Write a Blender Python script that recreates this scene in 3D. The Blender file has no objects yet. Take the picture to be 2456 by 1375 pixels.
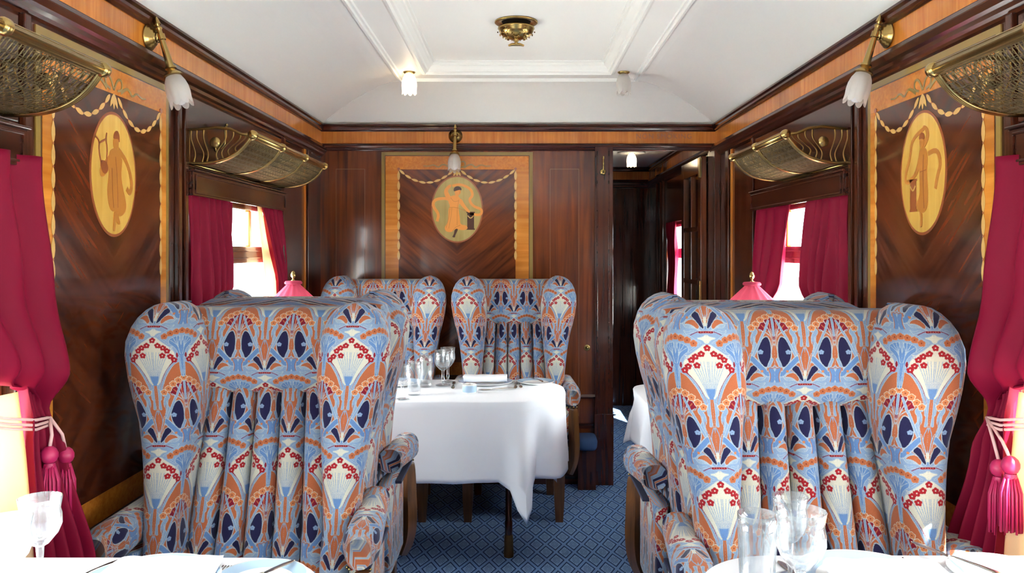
import bpy, bmesh, math, random
import numpy as np
from mathutils import Vector, Matrix
random.seed(7); rng = np.random.default_rng(7)
C = bpy.context.scene.collection
S = bpy.context.scene
PI = math.pi

# ------------------------------------------------------------------ camera, world, sun, exposure
F = 1950.0
cam_d = bpy.data.cameras.new('camera'); cam = bpy.data.objects.new('camera', cam_d); C.objects.link(cam)
cam.location = (0, 0, 1.38); cam.rotation_euler = (PI/2, 0, 0)
cam_d.sensor_width = 36; cam_d.lens = 36*F/2456
cam_d.shift_x = (1228-1243)/2456; cam_d.shift_y = (602-687.5)/2456
cam_d.clip_start = .02
S.camera = cam
S.view_settings.view_transform = 'Standard'; S.view_settings.look = 'None'
S.view_settings.gamma = 1; S.view_settings.use_curve_mapping = False
S.view_settings.exposure = 2.15
w = bpy.data.worlds.new('overcast sky'); S.world = w; w.use_nodes = True
bg = w.node_tree.nodes['Background']; bg.inputs[0].default_value = (.90, .96, 1, 1); bg.inputs[1].default_value = 6.0
sun_d = bpy.data.lights.new('sun', 'SUN'); sun_d.energy = 12; sun_d.angle = .01; sun_d.color = (1, .95, .86)
sun = bpy.data.objects.new('sun', sun_d); C.objects.link(sun)
sun.rotation_euler = Vector((-.34, .72, -.95)).to_track_quat('-Z', 'Y').to_euler()
S.cycles.max_bounces = 10; S.cycles.diffuse_bounces = 8; S.cycles.transmission_bounces = 8
S.cycles.transparent_max_bounces = 12; S.cycles.glossy_bounces = 4
S.cycles.sample_clamp_indirect = 8; S.cycles.caustics_refractive = False; S.cycles.caustics_reflective = False
S.cycles.use_denoising = True

W = 1.172          # half width of the carriage
YE = 4.82          # end wall
YB = -3.62         # wall behind the camera
ZC = 2.126         # top of the walls
BAYS = [-3.474, -1.364, .746, 2.856]; BL = 1.149   # window bays (start, length)
ZS, ZT = .80, 1.60                                  # window opening heights

# ------------------------------------------------------------------ materials
def lin(c):
    return tuple(((v/255+.055)/1.055)**2.4 if v > 10 else v/255/12.92 for v in c[:3]) + (1,)
def newmat(name):
    m = bpy.data.materials.new(name); m.use_nodes = True
    return m, m.node_tree.nodes, m.node_tree.links, m.node_tree.nodes['Principled BSDF']
def plain(name, col, rough=.5, metal=0, coat=0, bump=0, bscale=200):
    m, N, L, b = newmat(name)
    b.inputs['Base Color'].default_value = lin(col); b.inputs['Roughness'].default_value = rough
    b.inputs['Metallic'].default_value = metal; b.inputs['Coat Weight'].default_value = coat
    if bump:
        n = N.new('ShaderNodeTexNoise'); n.inputs['Scale'].default_value = bscale
        u = N.new('ShaderNodeBump'); u.inputs['Strength'].default_value = bump; u.inputs['Distance'].default_value = .002
        L.new(n.outputs[0], u.inputs['Height']); L.new(u.outputs[0], b.inputs['Normal'])
    return m
def wood(name, c0, c1, axis='Z', rough=.17, coat=.22, scale=1.0, contrast=(.3, .7), diag=None):
    """streaky veneer; grain runs along axis of the object coordinates"""
    m, N, L, b = newmat(name)
    tc = N.new('ShaderNodeTexCoord'); mp = N.new('ShaderNodeMapping')
    s = {'X': (2, 40, 40), 'Y': (40, 2, 40), 'Z': (40, 40, 2)}[axis]
    mp.inputs['Scale'].default_value = tuple(v*scale for v in s)
    src = tc.outputs['Object']
    if diag is not None:
        sp = N.new('ShaderNodeSeparateXYZ'); L.new(src, sp.inputs[0])
        ab = N.new('ShaderNodeMath'); ab.operation = 'ABSOLUTE'; L.new(sp.outputs[0], ab.inputs[0])
        yo = N.new('ShaderNodeMath'); yo.operation = 'SUBTRACT'; L.new(sp.outputs[1], yo.inputs[0]); yo.inputs[1].default_value = diag
        ay = N.new('ShaderNodeMath'); ay.operation = 'ABSOLUTE'; L.new(yo.outputs[0], ay.inputs[0])
        t = N.new('ShaderNodeMath'); t.operation = 'MULTIPLY_ADD'; L.new(ab.outputs[0], t.inputs[0]); t.inputs[1].default_value = -.85; L.new(ay.outputs[0], t.inputs[2])
        t2 = N.new('ShaderNodeMath'); t2.operation = 'ADD'; L.new(ab.outputs[0], t2.inputs[0]); L.new(ay.outputs[0], t2.inputs[1])
        cb = N.new('ShaderNodeCombineXYZ'); L.new(t.outputs[0], cb.inputs[0]); L.new(t2.outputs[0], cb.inputs[1])
        src = cb.outputs[0]
        mp.inputs['Scale'].default_value = (26, 2.2, 1)
    L.new(src, mp.inputs['Vector'])
    n = N.new('ShaderNodeTexNoise'); n.inputs['Scale'].default_value = 1; n.inputs['Detail'].default_value = 5
    n.inputs['Distortion'].default_value = .6; L.new(mp.outputs[0], n.inputs['Vector'])
    r = N.new('ShaderNodeValToRGB'); r.color_ramp.elements[0].position = contrast[0]; r.color_ramp.elements[1].position = contrast[1]
    r.color_ramp.elements[0].color = lin(c0); r.color_ramp.elements[1].color = lin(c1)
    L.new(n.outputs[0], r.inputs[0])
    n2 = N.new('ShaderNodeTexNoise'); n2.inputs['Scale'].default_value = 3.5; L.new(tc.outputs['Object'], n2.inputs['Vector'])
    mx = N.new('ShaderNodeMix'); mx.data_type = 'RGBA'; mx.blend_type = 'MULTIPLY'; mx.inputs[0].default_value = .55
    L.new(r.outputs[0], mx.inputs[6])
    r2 = N.new('ShaderNodeValToRGB'); r2.color_ramp.elements[0].position = .3; r2.color_ramp.elements[1].position = .65
    r2.color_ramp.elements[0].color = (.45, .42, .4, 1); L.new(n2.outputs[0], r2.inputs[0]); L.new(r2.outputs[0], mx.inputs[7])
    L.new(mx.outputs[2], b.inputs['Base Color'])
    b.inputs['Roughness'].default_value = rough; b.inputs['Coat Weight'].default_value = coat; b.inputs['Coat Roughness'].default_value = .06
    bu = N.new('ShaderNodeBump'); bu.inputs['Strength'].default_value = .005; bu.inputs['Distance'].default_value = .001
    L.new(n.outputs[0], bu.inputs['Height']); L.new(bu.outputs[0], b.inputs['Normal'])
    return m
M = {}
M['mahog'] = wood('dark polished mahogany', (48, 20, 11), (84, 38, 20), 'Z')
M['mahogY'] = wood('dark polished mahogany moulding', (40, 17, 11), (80, 37, 23), 'Y')
M['mahogX'] = wood('dark polished mahogany crossways', (42, 18, 12), (84, 38, 24), 'X')
M['mahog_mid'] = wood('figured mahogany', (70, 30, 12), (140, 70, 30), 'Z', contrast=(.25, .78), scale=.9)
M['leg'] = wood('walnut chair wood', (66, 38, 18), (120, 76, 38), 'Z', rough=.3)
M['satin'] = wood('satinwood veneer', (190, 108, 34), (216, 136, 50), 'Z', rough=.2, scale=1.6)
M['satinP'] = wood('satinwood border veneer', (200, 126, 44), (234, 164, 74), 'Y', rough=.2)
M['satinB'] = wood('crossbanded satinwood', (192, 112, 34), (226, 148, 60), 'X', rough=.2, scale=.8)
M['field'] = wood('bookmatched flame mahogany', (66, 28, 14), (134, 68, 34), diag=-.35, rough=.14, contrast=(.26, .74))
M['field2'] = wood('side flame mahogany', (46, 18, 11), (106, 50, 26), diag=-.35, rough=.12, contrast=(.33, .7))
M['olive'] = plain('olive boxwood stringing', (138, 112, 50), .3, coat=.4)
M['string'] = plain('thin boxwood line', (126, 78, 40), .3, coat=.4)
M['oval_end'] = wood('pale green sycamore oval', (170, 150, 90), (192, 170, 108), 'Y', rough=.2)
M['oval_side'] = wood('golden sycamore oval', (206, 158, 72), (226, 182, 92), 'Y', rough=.2)
M['ring'] = plain('oval ring inlay', (146, 78, 40), .3, coat=.5)
M['husk'] = plain('pale husk inlay', (206, 164, 92), .3, coat=.5)
M['huskdark'] = plain('husk joint inlay', (150, 84, 40), .3, coat=.5)
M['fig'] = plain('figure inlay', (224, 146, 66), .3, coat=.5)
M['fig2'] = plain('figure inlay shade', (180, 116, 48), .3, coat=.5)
M['figdark'] = plain('dark inlay', (70, 36, 22), .3, coat=.5)
M['brass'] = plain('aged brass', (178, 150, 92), .27, 1)
M['brassdull'] = plain('dull brass mesh', (112, 98, 68), .5, 1)
M['brassdark'] = plain('bronzed brass', (140, 112, 64), .34, 1)
M['black'] = plain('dark void', (14, 10, 8), .8)
M['ceil'] = plain('white ceiling paint', (241, 242, 238), .45)
M['linen'] = plain('white table linen', (240, 241, 246), .8, bump=.1, bscale=900)
M['china'] = plain('white china', (244, 244, 240), .15, coat=.5)
M['blue'] = plain('pale blue china rim', (168, 194, 218), .2, coat=.5)
M['silver'] = plain('silver cutlery', (205, 198, 188), .22, 1)
M['cord'] = plain('pale pink cord', (222, 176, 170), .8)
M['lining'] = plain('cream curtain lining', (238, 214, 176), .8)
M['ground'] = plain('pale bounce ground', (232, 230, 224), .9)
M['foot'] = plain('worn brass ferrule', (110, 84, 50), .4, .7)

def translucent(name, col, tcol, fac, rough=.6, sheen=.3):
    m, N, L, b = newmat(name)
    b.inputs['Base Color'].default_value = lin(col); b.inputs['Roughness'].default_value = rough
    b.inputs['Sheen Weight'].default_value = sheen; b.inputs['Sheen Tint'].default_value = lin((230, 120, 150))
    b.inputs['Specular IOR Level'].default_value = .12
    t = N.new('ShaderNodeBsdfTranslucent'); t.inputs[0].default_value = lin(tcol)
    mx = N.new('ShaderNodeMixShader'); mx.inputs[0].default_value = fac
    n = N.new('ShaderNodeTexNoise'); n.inputs['Scale'].default_value = 700
    bu = N.new('ShaderNodeBump'); bu.inputs['Strength'].default_value = .12; bu.inputs['Distance'].default_value = .001
    L.new(n.outputs[0], bu.inputs['Height']); L.new(bu.outputs[0], b.inputs['Normal'])
    L.new(b.outputs[0], mx.inputs[1]); L.new(t.outputs[0], mx.inputs[2]); L.new(mx.outputs[0], N['Material Output'].inputs[0])
    return m
M['curtain'] = translucent('crimson curtain cloth', (122, 9, 42), (146, 12, 48), .07, sheen=0)
M['tassel'] = plain('crimson silk tassel', (178, 30, 84), .45)
M['shade'] = translucent('pleated rose lamp shade', (158, 58, 82), (200, 80, 100), .25)
M['liningT'] = translucent('cream lining', (238, 214, 180), (250, 222, 180), .45, sheen=0)

def glassmat(name, tint=(.97, .985, .98), rough=0.0, ior=1.45):
    m, N, L, b = newmat(name)
    g = N.new('ShaderNodeBsdfGlass'); g.inputs['Color'].default_value = tint+(1,); g.inputs['Roughness'].default_value = rough; g.inputs['IOR'].default_value = ior
    L.new(g.outputs[0], N['Material Output'].inputs[0]); return m
def panemat(name):
    m, N, L, b = newmat(name)
    t = N.new('ShaderNodeBsdfTransparent'); t.inputs[0].default_value = (.96, .98, .97, 1)
    g = N.new('ShaderNodeBsdfGlossy'); g.inputs['Roughness'].default_value = .02
    lw = N.new('ShaderNodeLayerWeight'); lw.inputs[0].default_value = .5
    p5 = N.new('ShaderNodeMath'); p5.operation = 'POWER'; L.new(lw.outputs['Facing'], p5.inputs[0]); p5.inputs[1].default_value = 5
    f = N.new('ShaderNodeMath'); f.operation = 'MULTIPLY_ADD'; L.new(p5.outputs[0], f.inputs[0]); f.inputs[1].default_value = .5; f.inputs[2].default_value = .03
    mx = N.new('ShaderNodeMixShader'); L.new(f.outputs[0], mx.inputs[0]); L.new(t.outputs[0], mx.inputs[1]); L.new(g.outputs[0], mx.inputs[2])
    L.new(mx.outputs[0], N['Material Output'].inputs[0]); return m
def tableglass(name):
    m, N, L, b = newmat(name)
    t = N.new('ShaderNodeBsdfTransparent'); t.inputs[0].default_value = (.95, .965, .97, 1)
    g = N.new('ShaderNodeBsdfGlossy'); g.inputs['Roughness'].default_value = .05
    d = N.new('ShaderNodeBsdfTranslucent'); d.inputs[0].default_value = (.95, .97, 1, 1)
    lw = N.new('ShaderNodeLayerWeight'); lw.inputs[0].default_value = .35
    m1 = N.new('ShaderNodeMixShader'); L.new(lw.outputs['Facing'], m1.inputs[0]); L.new(t.outputs[0], m1.inputs[1]); L.new(g.outputs[0], m1.inputs[2])
    m2 = N.new('ShaderNodeMixShader'); m2.inputs[0].default_value = .07; L.new(m1.outputs[0], m2.inputs[1]); L.new(d.outputs[0], m2.inputs[2])
    L.new(m2.outputs[0], N['Material Output'].inputs[0]); return m
M['pane'] = panemat('window pane')
M['glass'] = tableglass('cut glass')
def frosted(name, tint=(235, 232, 228)):
    m, N, L, b = newmat(name)
    b.inputs['Base Color'].default_value = lin(tint); b.inputs['Roughness'].default_value = .35
    t = N.new('ShaderNodeBsdfTranslucent'); t.inputs[0].default_value = lin((240, 238, 232))
    r = N.new('ShaderNodeBsdfTransparent')
    m1 = N.new('ShaderNodeMixShader'); m1.inputs[0].default_value = .55; L.new(b.outputs[0], m1.inputs[1]); L.new(t.outputs[0], m1.inputs[2])
    m2 = N.new('ShaderNodeMixShader'); m2.inputs[0].default_value = .25; L.new(m1.outputs[0], m2.inputs[1]); L.new(r.outputs[0], m2.inputs[2])
    L.new(m2.outputs[0], N['Material Output'].inputs[0]); return m
M['frost'] = frosted('frosted tulip glass')
def emis(name, col, s):
    m, N, L, b = newmat(name)
    b.inputs['Emission Color'].default_value = col+(1,); b.inputs['Emission Strength'].default_value = s
    b.inputs['Base Color'].default_value = (1, 1, 1, 1); return m
M['bulb_on'] = emis('lit bulb', (1, .78, .5), 5)
M['bulb'] = plain('clear bulb off', (214, 212, 212), .08, coat=1)

# ---- woven upholstery: one repeat computed here in numpy, mirrored left/right
def fabric_image():
    HW, HH = 160, 680
    gx, gy = np.meshgrid((np.arange(HW)+.5)/HW*205, (np.arange(HH)+.5)/HH*1015)
    gx = gx + rng.normal(0, 1.1, gx.shape); gy = gy + rng.normal(0, 1.5, gy.shape)
    img = np.zeros((HH, HW, 3))
    OR, LO, LB, MB_, PA, NV, CR, CM, RD = [np.array(c)/255 for c in
        [(196, 108, 68), (222, 134, 84), (146, 172, 206), (108, 146, 200), (186, 200, 208), (36, 34, 74), (142, 22, 46), (226, 220, 200), (172, 30, 40)]]
    img[:] = LB
    def put(mask, col): img[mask] = col
    def inside(P):
        r = np.zeros(gx.shape, bool); n = len(P)
        for i in range(n):
            x0, y0 = P[i]; x1, y1 = P[(i+1) % n]
            if y0 == y1: continue
            c = (gy > min(y0, y1)) & (gy <= max(y0, y1)) & (gx < x0+(gy-y0)*(x1-x0)/(y1-y0))
            r ^= c
        return r
    def smooth(P, n=2):
        for _ in range(n):
            Q = []
            for i in range(len(P)):
                a = np.array(P[i]); b = np.array(P[(i+1) % len(P)])
                Q += [a*.75+b*.25, a*.25+b*.75]
            P = Q
        return P
    def opens(P, n=2):
        for _ in range(n):
            Q = [P[0]]
            for a, b in zip(P[:-1], P[1:]):
                a = np.array(a); b = np.array(b); Q += [a*.75+b*.25, a*.25+b*.75]
            Q.append(P[-1]); P = Q
        return P
    def dist(P):
        d = np.full(gx.shape, 1e9)
        for (x0, y0), (x1, y1) in zip(P[:-1], P[1:]):
            dx, dy = x1-x0, y1-y0; q = dx*dx+dy*dy+1e-9
            t = np.clip(((gx-x0)*dx+(gy-y0)*dy)/q, 0, 1)
            d = np.minimum(d, np.hypot(gx-x0-t*dx, gy-y0-t*dy))
        return d
    def poly(P, col, out=None, ow=5, sm=2):
        P = smooth(P, sm) if sm else P
        if out is not None: put(dist(list(P)+[P[0]]) < ow, out)
        put(inside(P), col)
    def stroke(P, w_, col, out=None, ow=4, sm=2):
        P = opens(P, sm) if sm else P
        d = dist(P)
        if out is not None: put(d < w_/2+ow, out)
        put(d < w_/2, col)
    def blossom(x, y, col, r=17, out=None, cen=None):
        for yo in (-1015, 0, 1015):
            cs = [(x+r*.62*math.cos(k*2*PI/5-PI/2), y+yo+r*.66*math.sin(k*2*PI/5-PI/2)) for k in range(5)]
            if out is not None:
                for cx, cy in cs: put(np.hypot(gx-cx, gy-cy) < r*.52+4, out)
            for cx, cy in cs: put(np.hypot(gx-cx, gy-cy) < r*.52, col)
            if cen is not None: put(np.hypot(gx-x, gy-y-yo) < r*.25, cen)
    # orange ground under the arch
    arc = [(28, 640), (40, 540), (75, 440), (115, 365), (160, 318), (205, 302)]
    put(inside(arc+[(205, 830), (120, 900), (40, 960), (0, 990), (0, 640)]), OR)
    # cream lily fan with stripes
    poly([(0, 95), (60, 140), (150, 215), (165, 290), (110, 345), (62, 430), (30, 510), (0, 520), (-60, 300)], CM, PA, 4, 1)
    for k in range(-1, 6):
        a = k*.16
        stroke([(4+k*3, 500), (k*10+4, 380), (k*22+5, 235)], 4, LB, sm=1)
    stroke([(158, 305), (110, 372), (70, 445), (44, 530), (38, 570)], 20, CR, PA, 3)
    stroke(arc, 11, LB, PA, 3)
    # stem at column A
    stroke([(20, 560), (17, 650), (22, 720)], 15, LB, PA, 3)
    poly([(0, 455), (10, 520), (13, 620), (8, 720), (0, 760)], OR, PA, 3, 1)
    put(inside([(-30, 440), (30, 440), (12, 520), (-12, 520)]), MB_)
    # swans
    stroke([(62, 600), (78, 592), (84, 612), (66, 640), (60, 690), (80, 730), (52, 800)], 26, LB, PA, 4)
    stroke([(70, 650), (72, 700), (60, 770)], 4, PA); stroke([(58, 690), (48, 760), (42, 800)], 4, OR)
    # big navy leaves
    poly([(152, 640), (108, 700), (90, 770), (104, 850), (148, 905), (176, 840), (182, 740), (174, 680)], NV, PA, 7)
    blossom(112, 772, LB, 17)
    # straps
    stroke([(176, 520), (44, 850)], 12, LB, PA, 4, 0)
    stroke([(50, 822), (158, 950)], 34, MB_, PA, 7, 0)
    # orange spear and cream V
    poly([(0, 720), (26, 800), (20, 860), (0, 950)], OR, LB, 6, 1)
    stroke([(44, 790), (14, 935)], 6, OR, PA, 4, 0)
    poly([(8, 1010), (20, 955), (52, 870), (96, 905), (66, 935), (36, 985)], NV, PA, 5, 1)
    poly([(0, 905), (11, 930), (9, 985), (0, 1012)], CM, None, 4, 1)
    poly([(0, 985), (7, 990), (0, 1015)], MB_, None, 3, 0)
    # crimson fan at column B
    poly([(205, 470), (150, 505), (98, 575), (120, 610), (170, 590), (196, 660), (205, 690)], CR, PA, 4, 1)
    for k, (ex, ey) in enumerate([(112, 590), (128, 552), (150, 520), (178, 498)]):
        stroke([(200, 720), (188, 640), (ex, ey)], 7, [PA, OR, PA, LO][k])
    stroke([(205, 480), (205, 640)], 12, LB, PA, 3, 0)
    stroke([(186, 590), (192, 660), (196, 760)], 5, OR, PA, 3)
    stroke([(178, 515), (140, 620)], 12, LB, PA, 3, 0)
    for x, y in [(205, 455), (166, 476), (128, 506), (92, 545), (58, 578)]:
        blossom(x, y, LO, 21, CM, np.array([150, 70, 40])/255)
    # orange spade with legs
    poly([(205, 690), (186, 760), (188, 830), (150, 905), (158, 930), (198, 880), (205, 875)], OR, PA, 4, 1)
    stroke([(186, 830), (166, 885)], 17, LB, PA, 4, 0)
    # blue goblet below
    poly([(205, 900), (160, 890), (176, 960), (168, 1020), (205, 1020)], MB_, PA, 5, 1)
    stroke([(205, 893), (188, 906), (172, 892), (160, 905), (180, 960), (170, 1012)], 5, OR)
    # leaf and waves beside the tip
    poly([(38, 985), (72, 935), (112, 945), (138, 972), (104, 968), (74, 984), (50, 1012)], OR, PA, 5, 1)
    blossom(120, 925, LO, 9)
    for k in range(3):
        stroke([(30+k*8, 1016), (80+k*10, 996-k*10), (132+k*6, 1002-k*10), (150, 960)], 4, PA)
        stroke([(16, -2+k*14), (70, -22+k*14), (130, 6+k*16), (150, -20)], 4, PA)
    # brooch, tendril, lotus (top rows of the repeat)
    stroke([(10, 6), (60, 14), (100, 38)], 5, CR); stroke([(0, 14), (42, 16)], 15, CR, PA, 3, 0)
    for x in (0, 16, 32): put(np.hypot(gx-x, gy-14) < 3.2, LO)
    poly([(0, 30), (22, 52), (66, 60), (24, 72), (10, 96), (0, 100)], CM, PA, 4, 1)
    for k in range(4):
        stroke([(36+k*16, 92+k*4), (80+k*14, 66+k*6), (118+k*8, 30+k*10), (205, 34+k*9)], 4, PA)
    # blue tree at column B
    poly([(205, 90), (130, 112), (116, 150), (160, 190), (186, 240), (190, 430), (205, 450)], MB_, PA, 4, 1)
    for ex, ey in [(128, 130), (146, 110), (170, 98), (196, 92)]: stroke([(196, 250), (182, 170), (ex, ey)], 4, PA)
    stroke([(192, 260), (197, 420)], 4, PA, None, 3, 0); stroke([(118, 160), (60, 110), (30, 105)], 5, MB_, PA, 3)
    for yo in (0,): poly([(172, 232), (184, 256), (176, 290), (164, 262)], CR, PA, 3, 1)
    stroke([(140, 190), (122, 200), (128, 216), (142, 210)], 5, LB, CM, 3)
    for x, y in [(205, 52), (164, 60), (124, 74), (84, 98)]: blossom(x, y, OR, 19, LO, np.array([130, 50, 30])/255)
    for x, y in [(0, 132), (40, 176), (78, 196), (106, 222), (72, 262), (128, 270), (152, 300)]: blossom(x, y, RD, 21, None, CM)
    full = np.concatenate([img[:, ::-1], img], 1)          # mirror about column A
    full = np.clip(full*.76*(1+rng.normal(0, .05, full.shape[:2]))[..., None], 0, 1)
    full = full[::-1]                                      # image rows run upwards
    H_, W_ = full.shape[:2]
    im = bpy.data.images.new('woven_repeat', W_, H_)
    px = np.ones((H_, W_, 4), np.float32); px[..., :3] = full
    im.pixels.foreach_set(px.ravel()); im.update(); im.pack()
    return im
def fabric_mat(im):
    m, N, L, b = newmat('art nouveau moquette')
    uv = N.new('ShaderNodeUVMap'); uv.uv_map = 'UVMap'
    mp = N.new('ShaderNodeMapping'); mp.inputs['Scale'].default_value = (1/.147, 1/.322, 1); mp.inputs['Location'].default_value = (.5, 0, 0)
    t = N.new('ShaderNodeTexImage'); t.image = im; t.extension = 'REPEAT'; t.interpolation = 'Linear'
    L.new(uv.outputs[0], mp.inputs[0]); L.new(mp.outputs[0], t.inputs[0]); L.new(t.outputs[0], b.inputs['Base Color'])
    b.inputs['Roughness'].default_value = .95; b.inputs['Sheen Weight'].default_value = .25; b.inputs['Sheen Roughness'].default_value = .4
    b.inputs['Specular IOR Level'].default_value = .15
    n = N.new('ShaderNodeTexNoise'); n.inputs['Scale'].default_value = 1500; n.inputs['Detail'].default_value = 0
    tc = N.new('ShaderNodeTexCoord'); L.new(tc.outputs['Object'], n.inputs['Vector'])
    bu = N.new('ShaderNodeBump'); bu.inputs['Strength'].default_value = .35; bu.inputs['Distance'].default_value = .001
    L.new(n.outputs[0], bu.inputs['Height']); L.new(bu.outputs[0], b.inputs['Normal'])
    return m
M['fabric'] = fabric_mat(fabric_image())

def carpet_mat():
    m, N, L, b = newmat('blue diamond carpet')
    def math_(op, a, b_=None, c=None):
        n = N.new('ShaderNodeMath'); n.operation = op
        for i, v in enumerate((a, b_, c)):
            if v is None: continue
            if isinstance(v, (int, float)): n.inputs[i].default_value = v
            else: L.new(v, n.inputs[i])
        return n.outputs[0]
    g = N.new('ShaderNodeNewGeometry'); s = N.new('ShaderNodeSeparateXYZ'); L.new(g.outputs['Position'], s.inputs[0])
    u = math_('DIVIDE', s.outputs[0], .0857); v = math_('DIVIDE', s.outputs[1], .196)
    p = math_('ADD', u, v); q = math_('SUBTRACT', u, v)
    fp = math_('SUBTRACT', math_('FRACT', p), .5); fq = math_('SUBTRACT', math_('FRACT', q), .5)
    ap = math_('ABSOLUTE', fp); aq = math_('ABSOLUTE', fq)
    mxd = math_('MAXIMUM', ap, aq)
    band = math_('MULTIPLY', math_('GREATER_THAN', mxd, .335), math_('LESS_THAN', mxd, .415))
    # leaf star in each diamond
    du = math_('MULTIPLY', math_('ADD', fp, fq), 1.0); dv = math_('MULTIPLY', math_('SUBTRACT', fp, fq), 1.0)
    r = math_('SQRT', math_('ADD', math_('MULTIPLY', du, du), math_('MULTIPLY', dv, dv)))
    an = math_('ARCTAN2', dv, du)
    pet = math_('MULTIPLY', math_('COSINE', math_('MULTIPLY', an, 12)), .5)
    star = math_('MULTIPLY', math_('MULTIPLY', math_('GREATER_THAN', pet, .2), math_('LESS_THAN', r, .40)), math_('GREATER_THAN', r, .06))
    dark = math_('MAXIMUM', band, math_('MULTIPLY', star, .75))
    lane = math_('GREATER_THAN', mxd, .415)
    nz = N.new('ShaderNodeTexNoise'); nz.inputs['Scale'].default_value = 260; L.new(g.outputs['Position'], nz.inputs['Vector'])
    c1 = N.new('ShaderNodeMix'); c1.data_type = 'RGBA'; c1.inputs[6].default_value = lin((132, 164, 208)); c1.inputs[7].default_value = lin((120, 154, 206)); L.new(lane, c1.inputs[0])
    c2 = N.new('ShaderNodeMix'); c2.data_type = 'RGBA'; L.new(dark, c2.inputs[0]); L.new(c1.outputs[2], c2.inputs[6]); c2.inputs[7].default_value = lin((42, 62, 106))
    c3 = N.new('ShaderNodeMix'); c3.data_type = 'RGBA'; c3.blend_type = 'OVERLAY'; c3.inputs[0].default_value = .5
    L.new(c2.outputs[2], c3.inputs[6]); L.new(nz.outputs[0], c3.inputs[7]); L.new(c3.outputs[2], b.inputs['Base Color'])
    b.inputs['Roughness'].default_value = .95; b.inputs['Specular IOR Level'].default_value = .1
    bu = N.new('ShaderNodeBump'); bu.inputs['Strength'].default_value = .5; bu.inputs['Distance'].default_value = .002
    L.new(nz.outputs[0], bu.inputs['Height']); L.new(bu.outputs[0], b.inputs['Normal'])
    return m
M['carpet'] = carpet_mat()

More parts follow.
